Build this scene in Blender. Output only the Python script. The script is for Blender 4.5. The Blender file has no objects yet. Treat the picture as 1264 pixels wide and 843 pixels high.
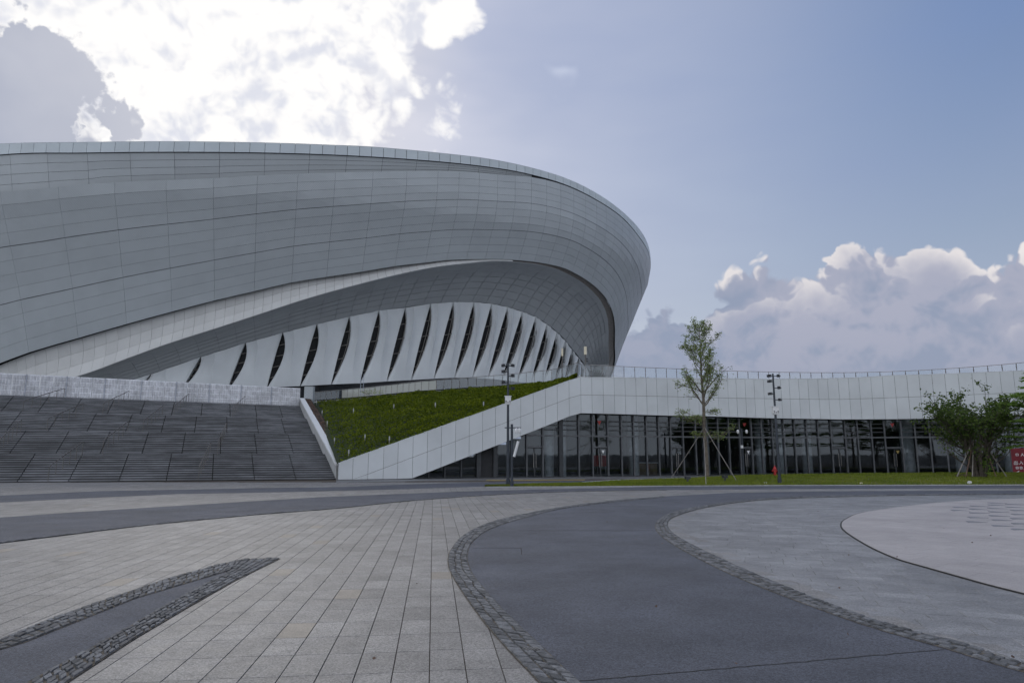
import bpy, math, random
import numpy as np
from mathutils import Vector, Matrix, noise as mnoise
random.seed(7); RNG = np.random.default_rng(7)
S = bpy.context.scene
COL = S.collection
R = math.radians

# ------------------------------------------------------------------ camera
F, TH, EYE = 843.0, R(9.4), 1.75            # 24 mm lens on 36 mm, pitched up 9.4 degrees, eye height
cam_d = bpy.data.cameras.new('camera'); cam = bpy.data.objects.new('camera', cam_d); COL.objects.link(cam)
cam_d.sensor_width = 36.0; cam_d.lens = 36.0*F/1264.0; cam_d.clip_start = 0.1; cam_d.clip_end = 6000
cam.location = (0, 0, EYE); cam.rotation_euler = (R(90)+TH, 0, 0)
S.camera = cam

# ------------------------------------------------------------------ exposure, sky, sun
S.view_settings.view_transform = 'Standard'; S.view_settings.look = 'None'
S.view_settings.exposure = 0.0; S.view_settings.gamma = 1.0
SUN_AZ, SUN_EL = -22.0, 34.0
W = bpy.data.worlds.new('World'); S.world = W; W.use_nodes = True
nt = W.node_tree; nt.nodes.clear()
def N(tree, typ, **kw):
    n = tree.nodes.new(typ)
    for k, v in kw.items():
        if k == 'inp':
            for a, b in v.items(): n.inputs[a].default_value = b
        else: setattr(n, k, v)
    return n
def link(tree, a, b): tree.links.new(a, b)
class X:                                     # tiny helper for arithmetic on node sockets
    def __init__(s, tree, sock): s.t = tree; s.s = sock
    def op(s, o, b=None, c=None):
        n = s.t.nodes.new('ShaderNodeMath'); n.operation = o
        for i, v in enumerate((s, b, c)):
            if v is None: continue
            if isinstance(v, X): s.t.links.new(v.s, n.inputs[i])
            else: n.inputs[i].default_value = v
        return X(s.t, n.outputs[0])
    def __add__(s, b): return s.op('ADD', b)
    def __sub__(s, b): return s.op('SUBTRACT', b)
    def __mul__(s, b): return s.op('MULTIPLY', b)
    def __truediv__(s, b): return s.op('DIVIDE', b)
    def ss(s, a, b):
        n = s.t.nodes.new('ShaderNodeMapRange'); n.interpolation_type = 'SMOOTHSTEP'
        s.t.links.new(s.s, n.inputs[0]); n.inputs[1].default_value = a; n.inputs[2].default_value = b
        return X(s.t, n.outputs[0])
def mixc(tree, fac, a, b, typ='MIX'):
    n = tree.nodes.new('ShaderNodeMix'); n.data_type = 'RGBA'; n.blend_type = typ
    for i, v in ((0, fac), (6, a), (7, b)):
        if isinstance(v, X): tree.links.new(v.s, n.inputs[i])
        elif hasattr(v, 'is_output'): tree.links.new(v, n.inputs[i])
        else: n.inputs[i].default_value = v if i == 0 else (*v, 1)
    return n.outputs[2]
def az_el(px, py):
    a = (px-632)/F; b = (421.5-py)/F
    v = Vector((a, math.cos(TH)-b*math.sin(TH), math.sin(TH)+b*math.cos(TH))).normalized()
    return math.degrees(math.atan2(v.x, v.y)), math.degrees(math.asin(v.z))
tc = N(nt, 'ShaderNodeTexCoord'); sep = N(nt, 'ShaderNodeSeparateXYZ'); link(nt, tc.outputs['Generated'], sep.inputs[0])
dx, dy, dz = (X(nt, sep.outputs[i]) for i in range(3))
az = dx.op('ARCTAN2', dy)*57.2958; el = dz.op('ARCSINE')*57.2958
def fbm(scale, detail=8, rough=.55, off=(0, 0, 0), sc=(1, 1, 1), dist=0.0):
    mp = N(nt, 'ShaderNodeMapping'); mp.inputs['Location'].default_value = off; mp.inputs['Scale'].default_value = sc
    link(nt, tc.outputs['Generated'], mp.inputs[0])
    n = N(nt, 'ShaderNodeTexNoise'); n.inputs['Scale'].default_value = scale; n.inputs['Detail'].default_value = detail
    n.inputs['Roughness'].default_value = rough; n.inputs['Distortion'].default_value = dist
    link(nt, mp.outputs[0], n.inputs['Vector']); return X(nt, n.outputs[0])-.5
n1 = fbm(5, 4, .58); n2 = fbm(17, 5, .6, (3, 1, 2)); n3 = n2*.6; n4 = fbm(3.2, 3, .55, (7, 2, 4), (1, 1, 3.2))
# puffy lumps: |noise| gives rounded billows with sharp creases; sampled twice, once shifted towards the sun, for relief shading
warp = N(nt, 'ShaderNodeTexNoise'); warp.inputs['Scale'].default_value = 9; warp.inputs['Detail'].default_value = 3
link(nt, tc.outputs['Generated'], warp.inputs['Vector'])
wv = N(nt, 'ShaderNodeVectorMath', operation='MULTIPLY_ADD'); link(nt, warp.outputs['Color'], wv.inputs[0]); wv.inputs[1].default_value = (.045,)*3; link(nt, tc.outputs['Generated'], wv.inputs[2])
def billow(shift):
    ad = N(nt, 'ShaderNodeVectorMath', operation='ADD'); link(nt, wv.outputs[0], ad.inputs[0]); ad.inputs[1].default_value = shift
    tot = None
    for sc_, am in ((10, 1.0), (21, .55), (43, .32), (90, .17)):
        n = N(nt, 'ShaderNodeTexNoise'); n.inputs['Scale'].default_value = sc_; n.inputs['Detail'].default_value = 0
        link(nt, ad.outputs[0], n.inputs['Vector']); v = ((X(nt, n.outputs[0])-.5)*2).op('ABSOLUTE')*am
        tot = v if tot is None else tot+v
    return tot
bA = billow((0, 0, 0)); bB = billow((-.010, .0, .017))
puff = bA-.45; relief = (bA-bB)
bw = puff*1.2; bw2 = puff*.0
sky = N(nt, 'ShaderNodeTexSky'); sky.sky_type = 'NISHITA'; sky.sun_disc = False
sky.sun_elevation = R(SUN_EL); sky.sun_rotation = R(SUN_AZ); sky.air_density = 1.2; sky.dust_density = 2.0; sky.ozone_density = 2.0
# broken bright cloud out of view, added to light facing walls; blue gap beside stadium
ga, ge = 24.0, 26.0
gv = Vector((math.sin(R(ga))*math.cos(R(ge)), math.cos(R(ga))*math.cos(R(ge)), math.sin(R(ge))))
gd = (dx*gv.x+dy*gv.y+dz*gv.z)
# thin high veil over the blue
veil = (n4*1.6+.5).ss(.1, .95)*.25+.6
veilc = mixc(nt, el.ss(0, 34), (4.9, 5.4, 6.5), (1.95, 3.0, 5.6))
skyc = mixc(nt, veil, sky.outputs[0], veilc)
sr, se = R(SUN_AZ), R(SUN_EL)
aur = (dx*(math.sin(sr)*math.cos(se))+dy*(math.cos(sr)*math.cos(se))+dz*math.sin(se)).ss(.60, 1.0)*.42
skyc = mixc(nt, aur, skyc, (7.1, 7.3, 8.5))
# cumulus bank: height of its top (degrees) against azimuth
topl = [(-180, 5), (-150, 8), (-120, 4), (-95, 7), (-70, 4), (-50, 5), (-38, 6), (-20, 5), (0, 6)]
for p in [(752, 440), (765, 414), (778, 406), (798, 398), (826, 396), (850, 402), (870, 400), (878, 382), (888, 368), (905, 352), (925, 338), (948, 332), (975, 334), (1002, 330), (1030, 326),
          (1058, 314), (1080, 308), (1105, 312), (1130, 303), (1150, 300), (1175, 312), (1190, 335), (1212, 352), (1230, 356), (1248, 332), (1264, 306)]:
    topl.append(az_el(*p))
topl += [(41, 17.5), (47, 19), (54, 16), (64, 10), (80, 13), (100, 7), (125, 10), (150, 6), (180, 5)]
fc = N(nt, 'ShaderNodeFloatCurve'); link(nt, (az/360+.5).s, fc.inputs[1])
cv = fc.mapping.curves[0]; topl.sort()
while len(cv.points) < len(topl): cv.points.new(.5, .5)
for p, (a, e) in zip(cv.points, topl): p.location = (a/360+.5, e/25.); p.handle_type = 'AUTO'
fc.mapping.update()
top = X(nt, fc.outputs[0])*25
d_top = top-el+n2*1.1+puff*2.9+.35          # degrees below the ragged top edge
cum = d_top.ss(-.02, .5)
lit_az = ((az-15.0).ss(0, 3.0)*(az*-1+48).ss(0, 12))
sh_ = relief*5.5+.5
env = (d_top*-1+5.0+n1*11).ss(0, 6.5)*.88
rimlit = (d_top*-1+1.6).ss(0, 1.4)*.5
lit = (sh_*.95-.12+rimlit).ss(.05, 1.1)*env*lit_az
cumc = mixc(nt, (n1*2.2+.5+relief*1.6).ss(0, 1), (3.2, 3.75, 5.1), (3.9, 4.25, 5.5))
mid = ((d_top*-1+16)/13.0+n1*1.6+relief*1.5).ss(.1, 1.0)*(az-14).ss(0, 9)
cumc = mixc(nt, mid*.85, cumc, (4.6, 4.75, 5.9))
cumc = mixc(nt, lit, cumc, (10.8, 10.1, 9.7))
cumc = mixc(nt, (el*-1).ss(-11, -2)*.8, cumc, (3.35, 3.75, 4.95))
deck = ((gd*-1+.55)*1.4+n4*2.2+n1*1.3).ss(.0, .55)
fillc = mixc(nt, (n1*2.4+n2*1.2+.5).ss(0, 1), (8.4, 9.0, 10.4), (13.6, 14.0, 14.8))  # unseen cloud, brightened to lift the walls facing the camera
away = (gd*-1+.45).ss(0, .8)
skyc = mixc(nt, deck*.9, skyc, fillc)
cumc = mixc(nt, away, cumc, (10.5, 10.9, 11.9))  # unseen part of the bank brightened too, as fill for the facing walls
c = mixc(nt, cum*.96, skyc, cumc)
# the big bright cloud in front of the sun, and its grey lower left flank
a0, e0 = az_el(300, 70)
def blob(px, py, wa, we):
    a, e = az_el(px, py); u = (az-a)/wa; v = (el-e)/we
    return (u*u+v*v)*-1+1
big = blob(295, 60, 16.3, 15.5)
ragged = n1*1.5+n2*1.0+puff*1.0
den = (big.op('MAXIMUM', blob(520, -10, 5.5, 4.0)).op('MAXIMUM', blob(40, 15, 5.5, 3.0)-.1).op('MAXIMUM', blob(-30, 70, 3.2, 7)-.05)+ragged+.12)-(blob(-10, 125, 7.0, 6.0)+n1*3.6+n2*3.4+puff*2.2+.1).op('MAXIMUM', 0).op('MINIMUM', 1)*1.5
lowl = blob(20, 130, 11, 9.5)
grey = (lowl+n1*1.1+n2*.8-.05).ss(0., .7)*.75
c = mixc(nt, grey, c, (3.3, 3.75, 5.0))
soft = (big*.9+n1*1.5+.55).ss(0, 1.3)*.65
c = mixc(nt, soft, c, (7.2, 7.3, 8.0))
core = (n1*2.0+n2*1.1+relief*2.0+.5+big*.33+((big+ragged)*-1+.4).ss(0, .4)*.35).ss(0., .95)
brightc = mixc(nt, core, (8.3, 8.5, 9.4), (11.3, 11.15, 11.05))
c = mixc(nt, den.ss(.0, .42), c, brightc)
W.cycles.sampling_method = 'MANUAL'; W.cycles.sample_map_resolution = 512
S.cycles.max_bounces = 5; S.cycles.diffuse_bounces = 2; S.cycles.glossy_bounces = 3; S.cycles.transmission_bounces = 4; S.cycles.transparent_max_bounces = 8
S.cycles.use_adaptive_sampling = True; S.cycles.adaptive_threshold = .03; S.cycles.caustics_reflective = False; S.cycles.caustics_refractive = False
bg = N(nt, 'ShaderNodeBackground'); bg.inputs[1].default_value = 0.09
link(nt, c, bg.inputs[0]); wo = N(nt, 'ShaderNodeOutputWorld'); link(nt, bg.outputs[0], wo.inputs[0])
sd = bpy.data.lights.new('sun', 'SUN'); sd.energy = 0.9; sd.angle = R(14); sd.color = (1, .95, .88)
sun = bpy.data.objects.new('sun', sd); COL.objects.link(sun)
sv = Vector((math.sin(R(SUN_AZ))*math.cos(R(SUN_EL)), math.cos(R(SUN_AZ))*math.cos(R(SUN_EL)), math.sin(R(SUN_EL))))
sun.rotation_euler = sv.to_track_quat('Z', 'Y').to_euler(); sun.location = (0, 0, 80)

# ------------------------------------------------------------------ survey helpers (photo measurements -> metres)
def ray(px, py):
    a = (px-632)/F; b = (421.5-py)/F
    return np.array([a, math.cos(TH)-b*math.sin(TH), math.sin(TH)+b*math.cos(TH)])
O = np.array([0, 0, EYE])
def gnd(px, py, z=0.0):
    d = ray(px, py); return O+d*((z-EYE)/d[2])
def atY(px, py, Y):
    d = ray(px, py); return O+d*(Y/d[1])
def onvert(px, py, P, Q):                     # on the vertical plane through P, Q
    d = ray(px, py); n = np.array([-(Q[1]-P[1]), Q[0]-P[0], 0]); return O+d*(np.dot(P-O, n)/np.dot(d, n))
def lerp(a, b, t): return a+(b-a)*t
def interp_list(L, x):
    xs = [p[0] for p in L]
    return float(np.interp(x, xs, [p[1] for p in L]))
def smooth(pts, n=8):
    pts = [np.array(p, float) for p in pts]; out = []
    for i in range(len(pts)-1):
        p0 = pts[max(i-1, 0)]; p1 = pts[i]; p2 = pts[i+1]; p3 = pts[min(i+2, len(pts)-1)]
        for k in range(n):
            t = k/n
            out.append(.5*((2*p1)+(-p0+p2)*t+(2*p0-5*p1+4*p2-p3)*t*t+(-p0+3*p1-3*p2+p3)*t**3))
    out.append(pts[-1]); return out
def resample(pts, step):
    pts = np.array(pts); seg = np.linalg.norm(np.diff(pts, axis=0), axis=1); s = np.concatenate([[0], np.cumsum(seg)])
    n = max(2, int(s[-1]/step)+1); q = np.linspace(0, s[-1], n)
    return np.stack([np.interp(q, s, pts[:, k]) for k in range(pts.shape[1])], 1)

# ------------------------------------------------------------------ materials
def mat(name, col, rough=.6, metal=0., col2=None, nscale=3., namt=.15, bump=0., bscale=40., tone=0., fine=0., fscale=60., spec=.5, stretch=(1, 1, 1), stain=0.):
    m = bpy.data.materials.new(name); m.use_nodes = True; t = m.node_tree
    b = t.nodes['Principled BSDF']; b.inputs['Roughness'].default_value = rough; b.inputs['Metallic'].default_value = metal
    b.inputs['Specular IOR Level'].default_value = spec
    g = N(t, 'ShaderNodeNewGeometry'); mp = N(t, 'ShaderNodeMapping'); mp.inputs['Scale'].default_value = stretch; link(t, g.outputs['Position'], mp.inputs[0])
    def nz(sc, det=6, ro=.55):
        n = N(t, 'ShaderNodeTexNoise'); n.inputs['Scale'].default_value = sc; n.inputs['Detail'].default_value = det; n.inputs['Roughness'].default_value = ro
        link(t, mp.outputs[0], n.inputs['Vector']); return X(t, n.outputs[0])
    n = nz(nscale)
    c2 = col2 or tuple(v*(1-namt*2) for v in col)
    c = mixc(t, (n).ss(.3, .7), col, c2)
    if fine:
        v = N(t, 'ShaderNodeTexVoronoi'); v.inputs['Scale'].default_value = fscale; link(t, mp.outputs[0], v.inputs['Vector'])
        sp = N(t, 'ShaderNodeSeparateColor'); link(t, v.outputs['Color'], sp.inputs[0])
        k = X(t, sp.outputs[0])*(2*fine)+(1-fine)
        cc = N(t, 'ShaderNodeCombineColor'); [link(t, k.s, cc.inputs[i]) for i in range(3)]
        c = mixc(t, 1.0, c, cc.outputs[0], 'MULTIPLY')
    if stain:
        k = nz(.35, 5, .6).ss(.35, .65)*stain+(1-stain)
        cc = N(t, 'ShaderNodeCombineColor'); [link(t, k.s, cc.inputs[i]) for i in range(3)]
        c = mixc(t, 1.0, c, cc.outputs[0], 'MULTIPLY')
    if tone:
        a = N(t, 'ShaderNodeAttribute'); a.attribute_name = 'tone'
        k = X(t, a.outputs['Fac'])*(2*tone)+(1-tone)
        cc = N(t, 'ShaderNodeCombineColor'); [link(t, k.s, cc.inputs[i]) for i in range(3)]
        c = mixc(t, 1.0, c, cc.outputs[0], 'MULTIPLY')
    link(t, c, b.inputs['Base Color'])
    r = (nz(nscale*2.3)-.5)*.25+rough; link(t, r.op('MAXIMUM', .05).s, b.inputs['Roughness'])
    if bump:
        bn = N(t, 'ShaderNodeBump'); bn.inputs['Strength'].default_value = min(1, bump); bn.inputs['Distance'].default_value = .01*max(1, bump)
        link(t, nz(bscale, 4, .6).s, bn.inputs['Height']); link(t, bn.outputs[0], b.inputs['Normal'])
    return m
def leafmat(name, c1, c2, tr=.35):
    m = bpy.data.materials.new(name); m.use_nodes = True; t = m.node_tree; b = t.nodes['Principled BSDF']
    b.inputs['Roughness'].default_value = .7; b.inputs['Specular IOR Level'].default_value = .2
    a = N(t, 'ShaderNodeAttribute'); a.attribute_name = 'tone'
    c = mixc(t, X(t, a.outputs['Fac']), c1, c2); link(t, c, b.inputs['Base Color'])
    tl = N(t, 'ShaderNodeBsdfTranslucent'); link(t, c, tl.inputs[0]); mx = N(t, 'ShaderNodeMixShader'); mx.inputs[0].default_value = tr
    link(t, b.outputs[0], mx.inputs[1]); link(t, tl.outputs[0], mx.inputs[2]); link(t, mx.outputs[0], t.nodes['Material Output'].inputs[0])
    return m
def glassmat(name, tint, refl=1.0, body=0.0, bodycol=(.5, .5, .5), wav=0.):
    m = bpy.data.materials.new(name); m.use_nodes = True; t = m.node_tree; t.nodes.remove(t.nodes['Principled BSDF'])
    tr = N(t, 'ShaderNodeBsdfTransparent'); tr.inputs[0].default_value = (*tint, 1)
    gl = N(t, 'ShaderNodeBsdfGlossy'); gl.inputs['Roughness'].default_value = .02; gl.inputs[0].default_value = (refl*.84, refl*.93, refl, 1)
    fr = N(t, 'ShaderNodeFresnel'); fr.inputs[0].default_value = 1.6
    if wav:
        g = N(t, 'ShaderNodeNewGeometry'); n = N(t, 'ShaderNodeTexNoise'); n.inputs['Scale'].default_value = .8; link(t, g.outputs['Position'], n.inputs['Vector'])
        bn = N(t, 'ShaderNodeBump'); bn.inputs['Strength'].default_value = wav; bn.inputs['Distance'].default_value = .02; link(t, n.outputs[0], bn.inputs['Height']); link(t, bn.outputs[0], gl.inputs['Normal'])
    base = tr.outputs[0]
    if body:
        df = N(t, 'ShaderNodeBsdfDiffuse'); df.inputs[0].default_value = (*bodycol, 1); tl = N(t, 'ShaderNodeBsdfTranslucent'); tl.inputs[0].default_value = (*bodycol, 1)
        mm = N(t, 'ShaderNodeMixShader'); mm.inputs[0].default_value = .4; link(t, df.outputs[0], mm.inputs[1]); link(t, tl.outputs[0], mm.inputs[2])
        mb = N(t, 'ShaderNodeMixShader'); mb.inputs[0].default_value = body; link(t, tr.outputs[0], mb.inputs[1]); link(t, mm.outputs[0], mb.inputs[2]); base = mb.outputs[0]
    mx = N(t, 'ShaderNodeMixShader'); k = X(t, fr.outputs[0])*1.05+.02; link(t, k.op('MINIMUM', 1).s, mx.inputs[0])
    link(t, base, mx.inputs[1]); link(t, gl.outputs[0], mx.inputs[2]); link(t, mx.outputs[0], t.nodes['Material Output'].inputs[0])
    return m
M = {}
M['ground'] = mat('ground_fill', (.10, .10, .10), .9)
M['bed'] = mat('joint_mortar', (.075, .058, .042), .95, namt=.2)
M['tile'] = mat('granite_tile', (.222, .214, .207), .62, nscale=2.2, namt=.10, tone=.21, fine=.42, fscale=80, bump=.3, bscale=120, stain=.2)
M['slate'] = mat('grey_granite', (.232, .232, .236), .55, nscale=1.6, namt=.14, tone=.2, fine=.36, fscale=80, bump=.3, bscale=120, stain=.25)
M['pink'] = mat('pale_pink_granite', (.36, .335, .33), .6, nscale=1.2, namt=.06, tone=.10, fine=.14, fscale=80, bump=.2, bscale=150, stain=.14)
M['asphalt'] = mat('asphalt', (.081, .088, .112), .8, nscale=.8, namt=.12, fine=.42, fscale=75, bump=.8, bscale=160, stain=.22)
M['crack'] = mat('asphalt_joint', (.02, .02, .02), .9)
M['cobble'] = mat('cobble_stone', (.135, .14, .15), .8, nscale=14, namt=.28, tone=.42, fine=.2, fscale=120, bump=1., bscale=60)
M['cobbed'] = mat('cobble_joint_sand', (.13, .105, .075), .95, col2=(.03, .028, .026), nscale=14)
M['step'] = mat('step_stone', (.235, .245, .265), .7, nscale=1.2, namt=.2, tone=.18, fine=.1, fscale=60, stretch=(.6, .6, 3), stain=.3)
M['stepshade'] = mat('step_nosing_shade', (.03, .03, .03), .9)  # near-black core colour stands in for the shadow line under each nosing
M['shell'] = mat('stadium_perforated_panel', (.385, .42, .445), .42, metal=.1, nscale=.35, namt=.03, tone=.03)
def perforate(m, col, amt):
    t = m.node_tree; g = N(t, 'ShaderNodeNewGeometry'); sp = N(t, 'ShaderNodeSeparateXYZ'); link(t, g.outputs['Position'], sp.inputs[0])
    x, y, z = (X(t, sp.outputs[i]) for i in range(3)); ang = (y-151.5).op('ARCTAN2', x+51.5)
    k = (ang*1450.).op('SINE')*((z*19.).op('SINE')); k = k.ss(-.2, .9)*(-amt)+1.0
    cc = N(t, 'ShaderNodeCombineColor'); [link(t, k.s, cc.inputs[i]) for i in range(3)]
    b = t.nodes['Principled BSDF']; src = b.inputs['Base Color'].links[0].from_socket
    link(t, mixc(t, 1.0, src, cc.outputs[0], 'MULTIPLY'), b.inputs['Base Color'])
perforate(M['shell'], None, .2)
M['shell_plain'] = mat('stadium_plain_panel', (.40, .435, .46), .38, metal=.1, nscale=.3, namt=.03, tone=.04)
M['lip'] = mat('stadium_lip_panel', (.52, .53, .53), .45, nscale=.3, namt=.04, tone=.035)
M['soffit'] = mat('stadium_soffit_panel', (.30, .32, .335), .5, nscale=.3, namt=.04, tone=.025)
M['rim'] = mat('stadium_rim_panel', (.50, .56, .60), .4, nscale=.3, namt=.03, tone=.04)
M['core'] = mat('shell_joint_backing', (.085, .085, .085), .8)
M['back'] = mat('dark_backing', (.025, .027, .03), .8)
M['fin'] = mat('stadium_fin_sheet', (.56, .595, .62), .5, nscale=.25, namt=.05, tone=.03)
M['darkglass'] = mat('dark_glazing', (.012, .013, .015), .08, namt=0, spec=.6)
M['bar'] = mat('brown_metal_bar', (.16, .15, .14), .5, metal=.4)
M['fascia'] = mat('fascia_aluminium', (.63, .665, .69), .42, nscale=.5, namt=.03, tone=.035, stain=.07)
M['frame'] = mat('dark_window_frame', (.05, .055, .062), .45, metal=.3)
M['framelight'] = mat('grey_window_frame', (.12, .128, .14), .4, metal=.4)
M['glass'] = glassmat('facade_glass', (.62, .68, .72), .95, wav=.07)
M['clear'] = glassmat('clear_glass', (.86, .90, .90), .9)
M['frost'] = glassmat('frosted_rail_glass', (.8, .8, .76), .7, .72, (.62, .62, .54))
M['semi'] = glassmat('hazy_rail_glass', (.85, .88, .88), .8, .28, (.62, .65, .66))
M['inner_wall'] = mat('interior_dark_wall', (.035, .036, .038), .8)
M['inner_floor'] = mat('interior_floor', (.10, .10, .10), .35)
M['column'] = mat('interior_column', (.8, .8, .8), .6)
M['concrete'] = mat('pale_concrete', (.42, .43, .43), .75, nscale=1.5, namt=.08, bump=.2)
M['white'] = mat('white_paint', (.72, .73, .74), .4, namt=.02)
M['cream'] = mat('cream_plastic', (.72, .66, .50), .5, namt=.03)
M['wallpanel'] = mat('pale_glass_block', (.74, .755, .80), .28, nscale=2.0, namt=.12, tone=.2, stain=.2)
M['wallbar'] = mat('steel_blue_post', (.30, .34, .42), .4, metal=.3)
M['polepaint'] = mat('dark_blue_grey_pole', (.045, .055, .07), .4, metal=.3)
M['steel'] = mat('brushed_steel', (.35, .34, .33), .35, metal=.8)
M['red'] = mat('red_paint', (.42, .02, .02), .4)
M['redsign'] = mat('red_sign', (.20, .008, .02), .45)
M['yellow'] = mat('yellow_strip', (.34, .26, .08), .7)
M['wood'] = mat('desk_wood', (.25, .17, .10), .5)
M['bark'] = mat('bark', (.17, .145, .115), .9, nscale=6, namt=.25, bump=.8, bscale=25)
M['bark2'] = mat('dark_bark', (.10, .085, .07), .9, nscale=6, namt=.25, bump=.8, bscale=25)
M['stake'] = mat('stake_wood', (.27, .25, .23), .8)
M['stake_brown'] = mat('brown_stake', (.16, .10, .075), .8)
M['soil'] = mat('dark_soil', (.045, .035, .028), .95, nscale=9, namt=.3, bump=1, bscale=12)
M['lawn'] = mat('lawn_soil', (.085, .11, .025), .9, nscale=1.1, col2=(.12, .10, .04), bump=1, bscale=20)
M['grass'] = leafmat('grass_blade', (.11, .16, .015), (.21, .24, .035), .3)
M['hedge'] = leafmat('ground_cover_leaf', (.04, .066, .002), (.19, .235, .01), .3)
M['hedge_under'] = mat('ground_cover_shade', (.02, .032, .008), .95)
M['leaf1'] = leafmat('small_leaf', (.13, .19, .05), (.30, .37, .12), .45)
M['leaf2'] = leafmat('broad_leaf', (.035, .065, .018), (.13, .19, .04), .35)
M['leaf3'] = leafmat('feathery_leaf', (.10, .19, .03), (.22, .34, .07), .45)
M['ink'] = mat('dark_inlay_stone', (.16, .165, .185), .6)

# ------------------------------------------------------------------ object helpers
PREF = {}
def empty(name, loc, label, cat, group=None):
    o = bpy.data.objects.new(name, None); o.location = loc; COL.objects.link(o); tag(o, label, cat, group); return o
def tag(o, label=None, cat=None, group=None, kind=None):
    if label: o['label'] = label
    if cat: o['category'] = cat
    if group: o['group'] = group
    if kind: o['kind'] = kind
    return o
def mesh_data(name, V, Fc, material, tone=None, smooth=False):
    me = bpy.data.meshes.new(name); me.from_pydata([tuple(map(float, v)) for v in V], [], Fc)
    if material: me.materials.append(material)
    if tone is not None:
        a = me.attributes.new('tone', 'FLOAT', 'FACE')
        a.data.foreach_set('value', np.full(len(me.polygons), tone) if np.isscalar(tone) else np.asarray(tone, float))
    if smooth: me.polygons.foreach_set('use_smooth', [True]*len(me.polygons))
    me.update(); return me
def obj(name, V, Fc, material, parent=None, tone=None, smooth=False):
    if parent is not None:
        pl = np.array(parent_world(parent)); V = [np.asarray(v, float)-pl for v in V]
    o = bpy.data.objects.new(name, mesh_data(name, V, Fc, material, tone, smooth)); COL.objects.link(o)
    if parent is not None: o.parent = parent
    return o
def parent_world(p):
    v = Vector((0, 0, 0))
    while p is not None: v = v+p.location; p = p.parent
    return v
def fastmesh(name, V, nper, material, parent=None, tone=None, kind=None):
    """V: (n*nper,3) array; every nper vertices make one face"""
    V = np.asarray(V, np.float32)
    if parent is not None: V = V-np.array(parent_world(parent), np.float32)
    n = len(V)//nper; me = bpy.data.meshes.new(name); me.vertices.add(len(V)); me.vertices.foreach_set('co', V.ravel())
    me.loops.add(n*nper); me.loops.foreach_set('vertex_index', np.arange(n*nper, dtype=np.int32))
    me.polygons.add(n); me.polygons.foreach_set('loop_start', np.arange(0, n*nper, nper, dtype=np.int32)); me.polygons.foreach_set('loop_total', np.full(n, nper, np.int32))
    me.materials.append(material)
    if tone is not None:
        a = me.attributes.new('tone', 'FLOAT', 'FACE'); a.data.foreach_set('value', np.asarray(tone, np.float32))
    me.update(calc_edges=True)
    o = bpy.data.objects.new(name, me); COL.objects.link(o)
    if parent is not None: o.parent = parent
    if kind: o['kind'] = kind
    return o
class MB:
    def __init__(s): s.V = []; s.F = []; s.T = []
    def add(s, V, Fc, tone=None):
        o = len(s.V); s.V += [np.array(v, float) for v in V]; s.F += [tuple(i+o for i in f) for f in Fc]; s.T += [0.5 if tone is None else tone]*len(Fc)
        return s
    def box(s, c, size, rz=0, tone=None):
        hx, hy, hz = size[0]/2, size[1]/2, size[2]/2; ca, sa = math.cos(rz), math.sin(rz)
        V = [(c[0]+x*ca-y*sa, c[1]+x*sa+y*ca, c[2]+z) for x in (-hx, hx) for y in (-hy, hy) for z in (-hz, hz)]
        return s.add(V, [(0, 1, 3, 2), (4, 6, 7, 5), (0, 4, 5, 1), (2, 3, 7, 6), (0, 2, 6, 4), (1, 5, 7, 3)], tone)
    def tube(s, P, r, n=8, cap=True):
        P = [Vector(p) for p in P]; rs = r if hasattr(r, '__len__') else [r]*len(P); o = len(s.V); ref = None; V = []
        for i, p in enumerate(P):
            d = (P[min(i+1, len(P)-1)]-P[max(i-1, 0)]).normalized()
            if ref is None: ref = d.orthogonal().normalized()
            ref = (ref-d*ref.dot(d)).normalized(); b = d.cross(ref)
            for k in range(n):
                a = 2*math.pi*k/n; V.append(tuple(p+(ref*math.cos(a)+b*math.sin(a))*rs[i]))
        Fc = [(i*n+k, i*n+(k+1) % n, (i+1)*n+(k+1) % n, (i+1)*n+k) for i in range(len(P)-1) for k in range(n)]
        if cap: Fc += [tuple(range(n))[::-1], tuple((len(P)-1)*n+k for k in range(n))]
        return s.add(V, Fc)
    def prism(s, base, h):                    # base: list of 3D points (ccw), extruded by vector h
        n = len(base); h = np.array(h, float); V = [np.array(b, float) for b in base]+[np.array(b, float)+h for b in base]
        return s.add(V, [tuple(range(n))[::-1], tuple(range(n, 2*n))]+[(i, (i+1) % n, n+(i+1) % n, n+i) for i in range(n)])
    def build(s, name, m, parent=None, smooth=False, tone=False):
        o = obj(name, s.V, s.F, m, parent, s.T if tone else None, smooth)
        if smooth:
            try: o.data.set_sharp_from_angle(angle=R(40))
            except Exception: pass
        return o
def pieces(name, items, m, parent, limit=300):
    """items: list of (V, F, tone); the nearest `limit` become parts, the rest one joined part"""
    cx = [np.mean(np.array(V), 0) for V, _, _ in items]
    def key(i):
        c = cx[i]; d = c[1]*math.cos(TH)+(c[2]-EYE)*math.sin(TH)
        px = 632+F*c[0]/max(d, .1); py = 421.5-F*(-c[1]*math.sin(TH)+(c[2]-EYE)*math.cos(TH))/max(d, .1)
        vis = d > 0 and -15 < px < 1280 and -15 < py < 858
        return (0 if vis else 1, np.linalg.norm(c-O))
    order = sorted(range(len(items)), key=key); near = order[:limit]; far = order[limit:]
    for i in near:
        V, Fc, t = items[i]; c = cx[i]; pw = np.array(parent_world(parent)) if parent is not None else np.zeros(3)
        o = bpy.data.objects.new(name, mesh_data(name, [np.asarray(v)-c for v in V], Fc, m, t)); o.location = Vector(c-pw); o.parent = parent; COL.objects.link(o)
    if far:
        b = MB()
        for i in far: b.add(*items[i])
        o = b.build(name, m, parent, tone=True); o['kind'] = 'stuff'
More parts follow.
